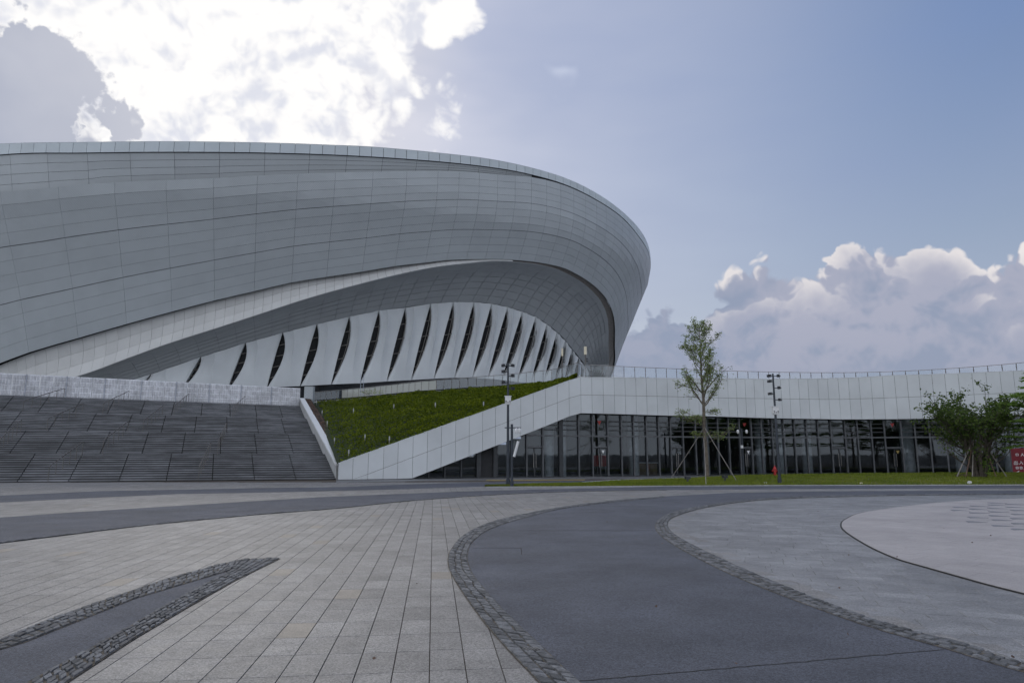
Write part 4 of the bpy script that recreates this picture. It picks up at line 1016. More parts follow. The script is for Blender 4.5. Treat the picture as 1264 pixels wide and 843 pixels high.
surf('glass_wall', [t for t in fine_t if -118 < t < 3], lambda t, v: epos(t, float(s2f(lerp(max(Zk5(t), 9), 8, v)))-.009, lerp(max(Zk5(t), 9)+.1, 8, v)), 6, M['darkglass'])
surf('inner_wall', fine_t, lambda t, v: epos(t, .80+.13*max(0, v-.68)/.32, lerp(7, 42, v)), 8, M['back'])
surf('plinth', [t for t in fine_t if -124 < t < 6], lambda t, v: epos(t, .815, lerp(12.6, 7.0, v)), 1, M['back'])
# terrace the stadium stands on
ter = [(*FF[i]-FN[i]*.35,) for i in range(175, len(FF), 12)]
fence_px = [(383.5, 495), (452, 489.5), (517.7, 483), (561, 480), (620, 476.3), (682, 470.6), (712, 465.6)]
FZ = 8.1
fen = [gnd(x, y, FZ)[:2] for x, y in fence_px[:-1]]+[FF[np.argmin(np.abs(FF[:, 0]/FF[:, 1]-ray(712, 466)[0]/ray(712, 466)[1]))]]
tp = [tuple(p) for p in fen]+[tuple(p) for p in ter[1:]]+[(75, 230), (-170, 230), (-170, 105), (float(fen[0][0])-6, 105)]
sheet('terrace', tp, 8.02, M['concrete'], .4)
wp = [(L4[1]+rd*.3)[:2], (L4[0]+rd*.3)[:2], tuple((L4[0]-wdir*60)[:2]), (-170, 110), (-20, 110), (float(fen[0][0]), float(fen[0][1]))]
sheet('terrace', wp, 7.15, M['concrete'], .4)

# ================================================================== RAILINGS ON THE TERRACE
def rail_run(name, label, pts, z, sp, h, mats, tops=True, endpost=True):
    pts = resample(pts, sp); e = empty(name, (float(pts[0][0]), float(pts[0][1]), z), label, 'railing'); zz = lambda i: z if np.isscalar(z) else z[i]
    bt_ = MB(); bt_.tube([(p[0], p[1], z+h) for p in pts], .028, 6); bt_.build('handrail', M['steel'], e, True)
    pm_ = None
    for i, p in enumerate(pts):
        o = bpy.data.objects.new('post', pm_) if pm_ else None
        if o is None:
            o = obj('post', *(lambda m_: (m_.V, m_.F))(MB().box((p[0], p[1], z+h/2), (.035, .05, h)).box((p[0], p[1], z+h*.72), (.06, .07, .08))), M['bar'], e)
            pm_ = o.data; p0 = p
        else: o.location = (p[0]-p0[0], p[1]-p0[1], 0); o.parent = e; COL.objects.link(o)
        if i < len(pts)-1:
            q = pts[i+1]; d = (q-p)/np.linalg.norm(q-p); a, c = p+d*.03, q-d*.03; n = np.array([-d[1], d[0]])*.006; m_ = mats(i/len(pts))
            b = MB().add([(*(a-n), z+.06), (*(c-n), z+.06), (*(c-n), z+h-.06), (*(a-n), z+h-.06)], [(0, 1, 2, 3)]); b.build('glass_panel', m_, e)
rail_run('glass_railing', 'railing of pale frosted and clear glass panels along the top of the planted bank', fen, FZ, .98, 1.02, lambda t: M['clear'] if t < .12 else M['frost'] if t < .52 else M['semi'])
rp = [FF[i]-FN[i]*.9 for i in range(int(np.argmin(np.abs(FF[:, 0]-fen[-1][0]))), len(FF)-6, 2)]
rail_run('glass_railing', 'thin clear glass railing along the roof edge of the low building', [fen[-1]]+rp[3:], 8.12, 1.0, 1.0, lambda t: M['semi'] if t < .1 else M['clear'])

# ================================================================== PLANTED BANK
Ab = gnd(419, 572.5, 1.05); ctrl_top = fen
pl = MB(); NU, NV = 60, 26
fr_ = [np.array([*(FF[np.argmin(np.abs(FF[:, 0]/FF[:, 1]-ray(x, 500)[0]/ray(x, 500)[1]))]), 0]) for x in np.linspace(419, 712, NU+1)]
frz = [cast(x, interp_list(topL, x), FF)[0][2] for x in np.linspace(419, 712, NU+1)]
fr3 = [np.array([p[0], p[1], z-.06]) for p, z in zip(fr_, frz)]
rs_ = resample([list(p) for p in fen], .01); back3 = [np.array([*rs_[int(k*(len(rs_)-1)/NU)], FZ-.12]) for k in range(NU+1)]
# left edge runs beside the parapet from the low corner to the fence
left0 = np.array([*(PR(0.3, .5, 1.0))]); left1 = back3[0]
def bank(u, v):                                       # u along the ramp, v from ramp (0) back to the fence (1)
    i = min(int(u*NU), NU-1); f = u*NU-i; a = lerp(fr3[i], fr3[i+1], f); b_ = lerp(back3[i], back3[i+1], f); p = lerp(a, b_, v)
    p = p+np.array([0, 0, .28*math.sin(math.pi*v)*(1-u*.6)]); return p
def bumpz(p): return .16*mnoise.noise(Vector((p[0]*.9, p[1]*.9, 0)))+.10*mnoise.noise(Vector((p[0]*2.6, p[1]*2.6, 3)))
V = []; 
for i in range(NU+1):
    for j in range(NV+1):
        p = bank(i/NU, j/NV); p[2] += bumpz(p)-.05; V.append(p)
Fc = [(i*(NV+1)+j, (i+1)*(NV+1)+j, (i+1)*(NV+1)+j+1, i*(NV+1)+j+1) for i in range(NU) for j in range(NV)]
bk_ = obj('bank', V, Fc, M['hedge_under'], None, None, True); bk_['kind'] = 'structure'
def quads(P, size, rg, tilt=1.0, up=None, asp=.6):
    """leaf quads centred on P"""
    n = len(P); a = rg.normal(size=(n, 3)); a[:, 2] *= tilt; a /= np.linalg.norm(a, axis=1)[:, None]
    b_ = np.cross(a, rg.normal(size=(n, 3))); b_ /= np.linalg.norm(b_, axis=1)[:, None]
    s = (size*rg.uniform(.6, 1.3, n))[:, None]; a = a*s*.5; b_ = b_*s*.5*asp
    return np.stack([P-a, P-b_*1.0+a*.1, P+a, P+b_*1.0+a*.1], 1).reshape(-1, 3)
nL = 60000; uu = RNG.random(nL)**.8; vv = RNG.random(nL)
P = []
for u, v in zip(uu, vv):
    if u < .012+.02*v: continue
    p = bank(u, v); p[2] += bumpz(p)+RNG.uniform(-.03, .13)*(1+.8*mnoise.noise(Vector((p[0]*3, p[1]*3, 9)))); P.append(p)
P = np.array(P); tn = np.clip(RNG.normal(.42, .22, len(P))+np.array([mnoise.noise(Vector((p[0]*.5, p[1]*.5, 1)))*.28 for p in P]), 0, 1)
o = fastmesh('ground_cover', quads(P, .17, RNG, .6), 4, M['hedge'], None, tn, 'stuff')
b = MB(); K = 24
for i in range(K):
    s0, s1_ = rl*i/K, rl*(i+1)/K; z0, z1 = 1.05+7.0*i/K, 1.05+7.0*(i+1)/K
    b.add([PR(s0, .42, z0), PR(s0, 1.15+.0*i, z0+.06), PR(s1_, 1.15, z1+.06), PR(s1_, .42, z1)], [(0, 1, 2, 3)])
b.build('soil_strip', M['soil'])['kind'] = 'structure'
ptsS = []
for _ in range(1500):
    s0 = RNG.random()*rl; ptsS.append(PR(s0, RNG.uniform(.45, 1.1), 1.12+7.0*s0/rl+RNG.uniform(-.02, .05)))
fastmesh('bark_chips', quads(np.array(ptsS), .14, RNG, .4), 4, M['stake_brown'], None, None, 'stuff')
labs = ['topmost beside the soil strip', 'second down beside the soil strip', 'small one halfway down the soil strip', 'low one near the soil strip', 'lowest of all, near the tip of the bank', 'upper middle of the bank', 'right of the upper middle, tallest looking', 'upper right part of the bank', 'close above the ramp edge, upper right', 'lower middle of the bank', 'close above the ramp edge, lower middle']
for (x, y), lb in zip([(347, 282), (379, 332), (402, 384), (450, 463), (518, 520), (542, 318), (739, 296), (941, 288), (1168, 292), (601, 452), (716, 460)], labs):
    px, py = x/3.95+300, y/3.95+430; d = ray(px, py); bu = min(((np.linalg.norm(np.cross(bank(u, v)-O, d/np.linalg.norm(d))), u, v) for u in np.linspace(0.02, 1, 60) for v in np.linspace(0, 1, 40)))
    p = bank(bu[1], bu[2]); e = empty('garden_light', tuple(map(float, p)), 'small white light in the ground cover, '+lb, 'garden light', 'garden lights on the planted bank')
    MB().tube([p-[0, 0, .1], p+[0, 0, .25]], .03, 6).build('stem', M['steel'], e)
    MB().tube([p+[0, 0, .22], p+[0, 0, .5]], [.055, .045], 8).build('lamp_head', M['concrete'], e)
# dark pier and glass box at the stair head
p = gnd(379, 501, 7.2); MB()
e = empty('pier', (float(L4[1][0])+.9, float(L4[1][1])+.3, 7.2), 'short dark grey pier where the pale wall meets the planted bank', 'pier')
MB().box((L4[1][0]+.95, L4[1][1]+.3, 8.35), (1.0, .7, 2.3)).build('shaft', M['shell'], e); MB().box((L4[1][0]+.95, L4[1][1]+.3, 9.53), (1.1, .8, .06)).build('cap', M['frame'], e)

# ================================================================== LAWN
lf = [(598, 600.6), (640, 600.7), (700, 600.3), (820, 599.5), (1000, 598.6), (1264, 598.0), (1420, 598)]
lb = [(598, 600.5, 0), (640, 599.3, .02), (660, 598.3, .04), (721, 596.9, .06), (768, 593.6, .08), (840, 591.2, .12), (910, 587.3, .16), (955, 586.2, .2), (1040, 585, .28), (1170, 583.9, .34), (1264, 583.7, .36), (1420, 583.6, .36)]
xs = np.linspace(598, 1420, 110); V = []; NR_ = 10; lawn_pts = []
for x in xs:
    yb = np.interp(x, [p[0] for p in lb], [p[1] for p in lb]); zb = np.interp(x, [p[0] for p in lb], [p[2] for p in lb]); yf = np.interp(x, [p[0] for p in lf], [p[1] for p in lf])
    A_ = gnd(x, yf, 0.0); B_ = gnd(x, yb, zb)
    for j in range(NR_+1):
        v = j/NR_; p = lerp(A_, B_, v); p[2] = zb*math.sin(v*math.pi/2)+.03+.015*mnoise.noise(Vector((p[0], p[1], 0))); p[2] = p[2] if 0 < j else .01; V.append(p)
Fc = [(i*(NR_+1)+j, (i+1)*(NR_+1)+j, (i+1)*(NR_+1)+j+1, i*(NR_+1)+j+1) for i in range(len(xs)-1) for j in range(NR_)]
obj('lawn', V, Fc, M['lawn'], None, None, True)['kind'] = 'structure'
def lawn_at(x, v):
    i = int(np.clip((x-598)/(1420-598)*(len(xs)-1), 0, len(xs)-2)); f = (x-598)/(1420-598)*(len(xs)-1)-i; k = min(int(v*NR_), NR_-1); g = v*NR_-k
    g0 = lerp(V[i*(NR_+1)+k], V[i*(NR_+1)+k+1], g); g1 = lerp(V[(i+1)*(NR_+1)+k], V[(i+1)*(NR_+1)+k+1], g); return lerp(g0, g1, f)
nB = 70000; gx = RNG.uniform(599, 1400, nB); gv_ = RNG.random(nB)
Pb = np.array([lawn_at(x, v) for x, v in zip(gx, gv_)]); hgt = RNG.uniform(.04, .11, nB); ang = RNG.random(nB)*math.pi*2
dxy = np.stack([np.cos(ang), np.sin(ang), np.zeros(nB)], 1); lean = RNG.normal(0, .03, (nB, 3)); lean[:, 2] = hgt
tn = np.clip(.5+.28*np.array([mnoise.noise(Vector((p[0]*.45, p[1]*.45, 5)))*2 for p in Pb])+RNG.normal(0, .18, nB), 0, 1)
fastmesh('grass', np.stack([Pb-dxy*.022, Pb+dxy*.022, Pb+lean], 1).reshape(-1, 3), 3, M['grass'], None, tn, 'stuff')
# pale kerb behind the lawn, thin kerb in front
def kerb(name, L, zt, w, z0=-.02):
    P_ = [np.array(gnd(x, y, 0)[:2]) for x, y in L]; P_ = resample(P_, 1.0); b = MB()
    for a, c in zip(P_[:-1], P_[1:]):
        d = (c-a)/np.linalg.norm(c-a); n = np.array([-d[1], d[0]])*w; a2, c2 = a+d*.006, c-d*.006
        b.prism([(*a2, z0), (*c2, z0), (*(c2+n), z0), (*(a2+n), z0)], (0, 0, zt-z0))
    o = b.build(name, M['concrete']); o['kind'] = 'structure'
kerb('kerb', [(722, 598.3), (768, 595), (840, 592.8), (911, 589.9), (956, 589.2), (1048, 588.6)], .17, .22)
kerb('kerb', [(600, 601.2), (700, 600.9), (820, 600.1), (1000, 599.2), (1264, 598.6), (1400, 598.5)], .035, .10)
b = MB(); p = lawn_at(1196, .55)
for _ in range(40): q = lawn_at(1180+RNG.random()*30, .5+RNG.random()*.25); b.box((q[0], q[1], q[2]+.02), (.25, .12, .05), RNG.random()*3)
b.build('fallen_bark', M['stake_brown'])['kind'] = 'stuff'
def small(name, px, v, size, m, label, cat):
    p = lawn_at(px, v); MBs = MB().box((p[0], p[1], p[2]+size[2]/2), size, .4).box((p[0], p[1], p[2]+size[2]*1.1), (size[0]*.6, size[1]*.6, size[2]*.3), .4)
    tag(MBs.build(name, M[m]), label, cat)
small('rock', 1197, .04, (.2, .14, .13), 'white', 'small white block lying at the road edge of the lawn below the bushy tree', 'block')
small('rock', 1063, .04, (.14, .1, .07), 'cream', 'tiny pale stone lying at the front edge of the lawn', 'stone')
small('rock', 945, .1, (.2, .08, .05), 'white', 'scrap of white litter on the grass left of the tall camera pole', 'litter')
for px, w_ in ((849, 'left'), (895, 'right')):
    p = lawn_at(px, .35); e = empty('spotlight', tuple(map(float, p)), 'small black ground spotlight on the grass to the '+w_+' of the slender tree', 'spotlight', 'ground spotlights by the slender tree')
    MB().box((p[0], p[1], p[2]+.12), (.1, .1, .2)).build('stem', M['frame'], e); MB().box((p[0], p[1], p[2]+.26), (.3, .22, .16), .3).build('housing', M['frame'], e)

# ================================================================== POLES
def cam_pole(px, py, ptop, label, cams, boxz, r=.088):
    p = gnd(px, py, .02); H = 0; d = ray(px, ptop); t = p[1]/d[1]; H = EYE+d[2]*t
    e = empty('camera_pole', tuple(map(float, p)), label, 'camera pole', 'tall dark poles carrying cameras')
    MB().tube([p, p+[0, 0, H*.4], p+[0, 0, H]], [r, r*.9, r*.55], 12).build('pole', M['polepaint'], e, True)
    MB().tube([p-[0, 0, .02], p+[0, 0, .05]], r*2, 12).tube([p+[0, 0, .05], p+[0, 0, .35]], r*1.35, 12).build('base', M['polepaint'], e, True)
    for zf, side, kind in cams:
        z = zf*H; ar = MB().tube([p+[0, 0, z], p+[side*.24, -.05, z]], .025, 6); a = ar.build('arm', M['polepaint'], e)
        c = p+np.array([side*.27, -.08, z]); b = MB().box(c, (.12, .26, .12), -side*.5); b.tube([c+[0, -.12, 0], c+[side*.05, -.2, -.02]], .05, 8).box(c+[0, -.05, .08], (.15, .32, .015), -side*.5)
        b.build('camera', M['frame'], e)
    z = boxz*H; bx = MB()
    bx.box(p+[0, -.02, z], (.34, .32, .42)).box(p+[0, -.02, z+.23], (.4, .38, .04)).box(p+[0, -.02, z-.23], (.28, .26, .04)); bo = bx.build('control_box', M['white'], e)
    k = MB()
    for dx_, dz_ in ((-.11, -.13), (.0, -.13), (.11, -.13), (-.11, -.05), (.11, -.05)): k.box(p+[dx_, -.185, z+dz_], (.07, .01, .05))
    k.build('vent', M['frame'], bo)
    return p, H
p1, H1 = cam_pole(627, 599.6, 448.5, 'tall dark camera pole beside a shorter one at the left tip of the lawn', [(.975, -1, 0), (.975, 1, 0), (.925, -1, 0), (.89, 1, 0), (.835, -1, 0), (.785, 1, 0)], .69)
p3, H3 = cam_pole(962.5, 597.2, 461.5, 'tall dark camera pole on the lawn right of the red hydrant', [(.975, -1, 0), (.975, 1, 0), (.925, -1, 0), (.865, 1, 0), (.81, -1, 0), (.755, 1, 0)], .66)
def short_pole(px, py, ptop, label, tube_=True, heads=2):
    p = gnd(px, py, .05); d = ray(px, ptop); H = EYE+d[2]*p[1]/d[1]
    e = empty('camera_pole', tuple(map(float, p)), label, 'camera pole')
    MB().tube([p, p+[0, 0, H]], .07, 10).tube([p, p+[0, 0, .3]], .095, 10).build('pole', M['polepaint'], e, True)
    MB().tube([p+[-.4, 0, H-.2], p+[.5, 0, H-.2]], .03, 6).build('arm', M['polepaint'], e)
    for s in ((.25, .42) if tube_ else (-.32, .36)):
        c = p+[s, -.08, H-.42 if tube_ else H-.3]; b = MB(); rr = [.03, .08, .095, .085, .05]; b.tube([c+[0, 0, h] for h in (.2, .16, .08, -.02, -.1)], rr, 12); b.build('camera', M['white'], e, True)
    if tube_: MB().tube([p+[.12, -.1, H*.47], p+[.36, -.14, H*.72]], .075, 10).build('speaker', M['white'], e, True); MB().tube([p+[.0, 0, H*.55], p+[.2, -.1, H*.58]], .02, 5).build('bracket', M['polepaint'], e)
    else: MB().box(p+[-.08, -.1, H*.62], (.16, .12, .22), .2).build('control_box', M['white'], e)
    return p
short_pole(631.8, 599.8, 524.5, 'shorter dark pole with white dome cameras and a slanting white tube speaker')
short_pole(918.5, 588.5, 529.5, 'slim pole with two white ball cameras in front of the glass, right of the tree', False)
# hydrant
p = gnd(957, 588.6, .15); e = empty('fire_hydrant', tuple(map(float, p)), 'red fire hydrant standing at the back of the lawn beside the tall pole', 'hydrant')
MB().tube([p+[0, 0, z] for z in (0, .04, .05, .52, .56, .62, .68, .74)], [.16, .16, .10, .10, .14, .13, .1, .03], 14).build('barrel', M['red'], e, True)
for s in (-1, 1): MB().tube([p+[s*.08, 0, .44], p+[s*.2, 0, .44]], [.07, .075], 10).build('outlet', M['red'], e, True)
MB().box(p+[0, 0, .78], (.06, .06, .08)).build('nut', M['red'], e)
# masts on the terrace
for (px, yt, yb, Y, lab) in ((722.5, 428, 470, 60.5, 'taller antenna mast with a cream cylinder on the terrace before the stadium'), (694, 430, 470, 63, 'shorter antenna mast with a thin cream cylinder, left of the other mast')):
    top_ = atY(px, yt, Y); p = np.array([top_[0], top_[1], 8.03]); H = top_[2]-8.03; e = empty('antenna_mast', tuple(map(float, p)), lab, 'antenna mast')
    MB().tube([p, p+[0, 0, H-.7]], .045, 8).build('mast', M['bar'], e, True); MB().tube([p+[0, 0, H-.72], p+[0, 0, H]], .13 if px > 700 else .09, 12).build('antenna', M['cream'], e, True)
    for dz_ in (.35, .55): MB().box(p+[.12, 0, H-.75-dz_], (.18, .16, .12)).build('bracket', M['frame'], e)
top_ = atY(447.5, 461.5, 74); p = np.array([top_[0], top_[1], 8.03]); H = top_[2]-8.03
e = empty('ladder_mast', tuple(map(float, p)), 'slim ladder like metal mast on the terrace in front of the white fins', 'mast')
for s in (-.16, .16): MB().tube([p+[s, 0, 0], p+[s, 0, H]], .03, 5).build('upright', M['wallbar'], e)
for k in range(int(H/.3)): MB().box(p+[0, 0, .2+k*.3], (.32, .03, .03)).build('rung', M['wallbar'], e)

# ================================================================== TREES
def limb_curve(p, d, L, n=7, up=.25, wob=.06):
    pts = [np.array(p, float)]; d = np.array(d, float); d /= np.linalg.norm(d)
    for i in range(n):
        d = d+np.array([0, 0, up/n])+RNG.normal(0, wob, 3); d /= np.linalg.norm(d); pts.append(pts[-1]+d*L/n)
    return pts
def add_leaves(acc, c, sp, n, rg=RNG): acc.append(c+rg.normal(0, 1, (n, 3))*sp)
# slender young tree on the lawn
b0 = gnd(873, 589.7, .13); tH = 11.25; tr = empty('slender_tree', tuple(map(float, b0)), 'slender young tree with upswept limbs and small leaves, propped by poles', 'tree')
tk = [b0+np.array([0.03*math.sin(i*1.3)-.10*i/12, .03*math.cos(i*1.7), tH*i/12*.98]) for i in range(13)]
MB().tube(tk, [.17, .14, .125, .12, .115, .11, .10, .085, .07, .055, .04, .025, .012], 8).build('trunk', M['bark'], tr, True)
def trunk_at(z): k = z/tH/.98*12; i = int(min(k, 11)); return lerp(tk[i], tk[i+1], k-i)
acc = []
def limb(z, az_, L, elev, r0=.05, leafy=1.0, upc=.35, bare=.3):
    d = [math.cos(az_)*math.cos(elev), math.sin(az_)*math.cos(elev), math.sin(elev)]; pts = limb_curve(trunk_at(z), d, L, 8, upc, .09)
    mb = MB().tube(pts, list(np.linspace(r0, .008, len(pts))), 6); subs = [pts[3:]]
    for k in range(2, 8):                                # secondary branches, alternating and uneven
        if RNG.random() < .8:
            dd = pts[k]-pts[k-1]; dd /= np.linalg.norm(dd); sd_ = np.cross(dd, RNG.normal(0, 1, 3)); sd_ /= np.linalg.norm(sd_)
            q = limb_curve(pts[k], dd*.8+sd_*RNG.uniform(.5, 1.0), L*RNG.uniform(.18, .42)*(1-.06*k), 4, .25, .12); mb.tube(q, list(np.linspace(.016, .005, len(q))), 4, False); subs.append(q)
    for q in subs:
        for k in range(1, len(q)):
            for _ in range(3):
                base = lerp(q[k-1], q[k], RNG.random()); td = RNG.normal(0, 1, 3)+[0, 0, .5]; td /= np.linalg.norm(td); tl = RNG.uniform(.08, .3); tip = base+td*tl
                mb.tube([base, tip], [.005, .003], 3, False)
                n_ = int(RNG.choice([1, 3, 4, 8])*leafy); acc.append(tip+RNG.normal(0, 1, (n_, 3))*[.09, .09, .035])
    mb.build('limb', M['bark'], tr, True)
for k in range(27):
    f = ((k+RNG.uniform(-.3, .3))/26); f = min(max(f, 0), 1)**.9; z = 5.0+(tH*.93-5.0)*f; L = float(np.interp(f, [0, .1, .22, .55, .8, 1], [2.9, 2.6, 2.1, 2.1, 1.6, .8]))*RNG.uniform(.75, 1.35)
    limb(z, k*2.4+RNG.uniform(-.6, .6), L, R(RNG.uniform(28, 58)), .012+.03*(1-f), 1.0)
for a_, L, z in ((3.05, 3.0, 5.1), (.12, 2.9, 5.0), (3.3, 2.6, 5.9), (-.3, 2.7, 6.0)): limb(z, a_, L, R(44), .055, 1.1)
for z, a_, L, el_ in ((3.6, 3.3, 2.2, .15), (4.3, 2.8, 1.9, .1), (4.6, .2, 1.3, .05), (2.35, -.1, 2.5, .55), (2.9, .25, 1.6, .3), (4.3, -2.4, 1.6, .1), (3.9, 1.7, 1.4, .1), (2.9, 3.0, .9, .2)): limb(z, a_, L, el_, .022, .8, .12, .3)
P = np.concatenate(acc); fastmesh('crown', quads(P, .10, RNG, .45), 4, M['leaf1'], tr, np.clip(RNG.normal(.5, .25, len(P)), 0, 1), 'stuff')
def prop(base, top_, label, grp, m='stake', r=.022):
    b = MB().tube([base, lerp(base, top_, .5)+[0, 0, -.02], top_], r, 6); o = b.build('support_pole', M[m], None, True); tag(o, label, 'support pole', grp)
ct = trunk_at(3.55)
for (x, y), lb_ in (((829, 589.5), 'pale support pole leaning from the left onto the slender tree'), ((871.5, 597), 'upright pale support pole standing just in front of the slender tree'), ((909, 593), 'pale support pole leaning from the right onto the slender tree')):
    bse = gnd(x, y, .12); prop(bse, ct+[0, -.12, 0] if abs(x-871.5) > 3 else atY(868.8, 541, ct[1]-.35), lb_, 'support poles of the slender tree')
# bushy many stemmed tree
b2 = gnd(1209, 585.5, .33); b2[1] = min(b2[1], 48.0); b2 = np.array([ray(1209, 585)[0]/ray(1209, 585)[1]*47.0, 47.0, .35])
t2 = empty('bushy_tree', tuple(map(float, b2)), 'bushy dark green tree with many stems and broad leaves on the lawn', 'tree'); acc2 = []
stems = MB(); SC = 47.0/850
for k in range(9):
    a_ = k*.7+.3; st = b2+np.array([math.cos(a_)*.3, math.sin(a_)*.25, -.1]); pts = limb_curve(st, [math.cos(a_)*.22, math.sin(a_)*.2, 1], RNG.uniform(3.2, 4.6), 6, .1, .05); stems.tube(pts, list(np.linspace(.13, .06, len(pts))), 7)
    for j in range(7):
        i0 = RNG.integers(2, len(pts)); a2 = a_+RNG.uniform(-1.3, 1.3); el_ = RNG.uniform(.25, 1.15); L = RNG.uniform(1.8, 3.1)*(1.1-.15*el_)
        br = limb_curve(pts[i0-1], [math.cos(a2)*math.cos(el_), math.sin(a2)*math.cos(el_)*.9, math.sin(el_)], L, 6, .35, .10)
        m_ = MB().tube(br, list(np.linspace(.045, .012, len(br))), 5)
        for q in range(7):
            s0 = br[RNG.integers(2, len(br))]; dd = RNG.normal(0, 1, 3); dd[2] = abs(dd[2])*.8+.1; dd /= np.linalg.norm(dd); tw = limb_curve(s0, dd, RNG.uniform(.4, 1.0), 3, .2, .1); m_.tube(tw, [.014, .01, .008, .004], 3, False)
            top_f = (tw[-1][2]-.35)/6.6; dn = .85 if top_f > .5 else .45 if top_f > .38 else .2
            for w_ in tw[1:]: add_leaves(acc2, w_, .12, int(7*dn))
            add_leaves(acc2, tw[-1], .16, int(13*dn))
        m_.build('branch', M['bark2'], t2, True)
stems.build('trunk', M['bark2'], t2, True)
P = np.concatenate(acc2); P = P[P[:, 2] < 7.4]
fastmesh('crown', quads(P, .19, RNG, .9), 4, M['leaf2'], t2, np.clip(RNG.normal(.38, .27, len(P)), 0, 1), 'stuff')
P = b2+np.array([.15, -.35, .8])+RNG.normal(0, 1, (260, 3))*[.28, .2, .3]; fastmesh('basal_shoots', quads(P, .15, RNG, .9), 4, M['leaf3'], t2, RNG.random(260), 'stuff')
c2 = b2+np.array([0, 0, 2.5])
for (x, y), lb_, m_ in (((1181, 584.5), 'leftmost pale support pole of the bushy tree', 'stake'), ((1192, 584.5), 'brown support pole second from the left under the bushy tree', 'stake_brown'), ((1200, 585), 'pale support pole third from the left under the bushy tree', 'stake'), ((1229, 584.5), 'brown support pole right of the bushy tree stems', 'stake_brown'), ((1242, 584.8), 'rightmost pale support pole of the bushy tree, leaning far out', 'stake')):
    d = ray(x, y); Yb = 46.2; bse = np.array([d[0]/d[1]*Yb, Yb, .33]); prop(bse, c2+[np.clip(bse[0]-b2[0], -.3, .3), -.2, -.1], lb_, 'support poles of the bushy tree', m_, .035)
# feathery tree reaching in from the right edge
b3 = np.array([ray(1318, 590)[0]/ray(1318, 590)[1]*45.0, 45.0, .3]); t3_ = empty('feathery_tree', tuple(map(float, b3)), 'light green feathery tree whose branches reach in at the right edge', 'tree')
pts = [b3+np.array([.05*math.sin(i), 0, 9.0*i/8]) for i in range(9)]; MB().tube(pts, list(np.linspace(.16, .03, 9)), 8).build('trunk', M['bark'], t3_, True); acc3 = []
for k in range(52):
    z = 1.9+6.9*k/51; a_ = k*2.4 if k % 2 else math.pi+RNG.uniform(-.5, .5); L = (3.3 if z < 4.9 else 2.2*(1-(z-4.9)/4.4))*RNG.uniform(.75, 1.05); br = limb_curve(b3+np.array([0, 0, z]), [math.cos(a_), math.sin(a_)*.9, .12], L, 8, -.05, .04); m_ = MB().tube(br, list(np.linspace(.04, .006, len(br))), 5)
    for j in range(2, len(br)):
        for s in (-1, 1):
            dd = br[j]-br[j-1]; dd /= np.linalg.norm(dd); sd_ = np.cross(dd, [0, 0, 1])*s*.8+dd*.6; tw = [br[j], br[j]+sd_*.35+[0, 0, .02], br[j]+sd_*.65]; m_.tube(tw, [.008, .006, .003], 3, False)
            for q in np.linspace(.1, 1, 6): acc3.append(lerp(tw[0], tw[2], q)+RNG.normal(0, 1, (12, 3))*[.09, .09, .025])
    m_.build('limb', M['bark'], t3_, True)
P = np.concatenate(acc3); fastmesh('crown', quads(P, .10, RNG, .25), 4, M['leaf3'], t3_, np.clip(RNG.normal(.5, .25, len(P)), 0, 1), 'stuff')
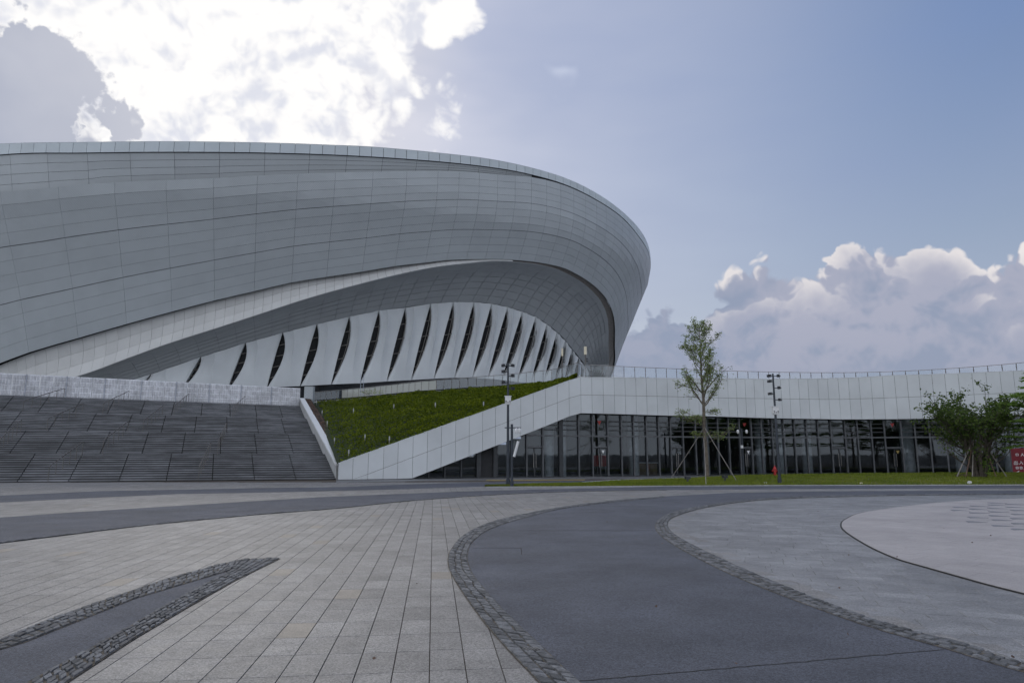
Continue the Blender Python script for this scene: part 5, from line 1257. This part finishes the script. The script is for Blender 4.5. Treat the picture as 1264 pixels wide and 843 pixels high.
# small weeds growing along the terrace edge
wd_labels = ['leafy weed tuft on the roof edge just right of the stadium shell', 'spreading weed on the roof edge behind the slender tree', 'thin weed tuft on the roof edge right of the slender tree', 'tall weeds by the antenna masts', 'low shrub beside the ladder mast']
for (x, Y, n_, w_, h_), lb_ in zip(((792, 59, 90, .55, .3), (902, 62, 240, 1.1, .55), (976, 63, 60, .4, .6), (716, 60.5, 200, 1.0, .55), (459, 72, 160, 1.3, .5)), wd_labels):
    d = ray(x, 465); c = np.array([d[0]/d[1]*Y, Y, 8.05]); P = c+np.abs(RNG.normal(0, 1, (n_, 3)))*[1, 1, h_]*np.where(RNG.random((n_, 3)) < .5, -1, 1)*[w_*.6, .2, 0]+np.stack([np.zeros(n_), np.zeros(n_), np.abs(RNG.normal(0, h_*.5, n_))+.05], 1)
    e = empty('weed', tuple(map(float, c)), lb_, 'plant'); fastmesh('foliage', quads(P, .13, RNG, .9), 4, M['leaf1'], e, RNG.random(n_), 'stuff')
    st = MB()
    for q in P[::12]: st.tube([c+[(q[0]-c[0])*.5, 0, -.02], q], .01, 3, False)
    st.build('stem', M['bark'], e)

# dry leaves and crumbs scattered over the forecourt
n_ = 150; rr_ = np.sqrt(RNG.uniform(6**2, 34**2, n_)); aa_ = RNG.uniform(-.62, .62, n_); P = np.stack([rr_*np.sin(aa_), rr_*np.cos(aa_), np.full(n_, .028)], 1)
fastmesh('fallen_leaves', quads(P, .036, RNG, .1), 4, M['stake_brown'], None, None, 'stuff')
# trees on the far side of the forecourt, mirrored in the glass front
def far_tree_mesh(seed):
    rg = np.random.default_rng(seed); P = []
    for _ in range(46):
        c = rg.normal(0, 1, 3)*[1.7, 1.7, 1.3]+[0, 0, 6.2]; P.append(c+rg.normal(0, 1, (55, 3))*[.55, .55, .4])
    return quads(np.concatenate(P), .34, rg, .9)
proto = []
for sd_ in (1, 2, 3):
    t_ = empty('broad_tree', (0, 0, 0), 'broad dark tree behind the viewer, seen only as a reflection in the glass front', 'tree', 'trees across the forecourt')
    MB().tube([(0, 0, 0), (.1, 0, 2.5), (0, .1, 5.5)], [.24, .18, .08], 8).build('trunk', M['bark2'], t_, True)
    q = far_tree_mesh(sd_); fastmesh('crown', q, 4, M['leaf2'], t_, np.clip(np.random.default_rng(sd_).normal(.3, .2, len(q)//4), 0, 1)); proto.append(t_)
spots = [(-42, -22), (-33, -30), (-24, -24), (-14, -33), (-4, -27), (6, -36), (15, -26), (24, -31), (34, -24), (44, -33), (54, -27), (64, -30)]
for i, (x, y) in enumerate(spots):
    src = proto[i % 3]
    if i < 3: o = src
    else:
        o = src.copy(); COL.objects.link(o)
        for ch in list(src.children): c = ch.copy(); COL.objects.link(c); c.parent = o
    k = random.uniform(.8, 1.25); o.location = (x, y, 0); o.rotation_euler.z = random.uniform(0, 6); o.scale = (k, k, k)
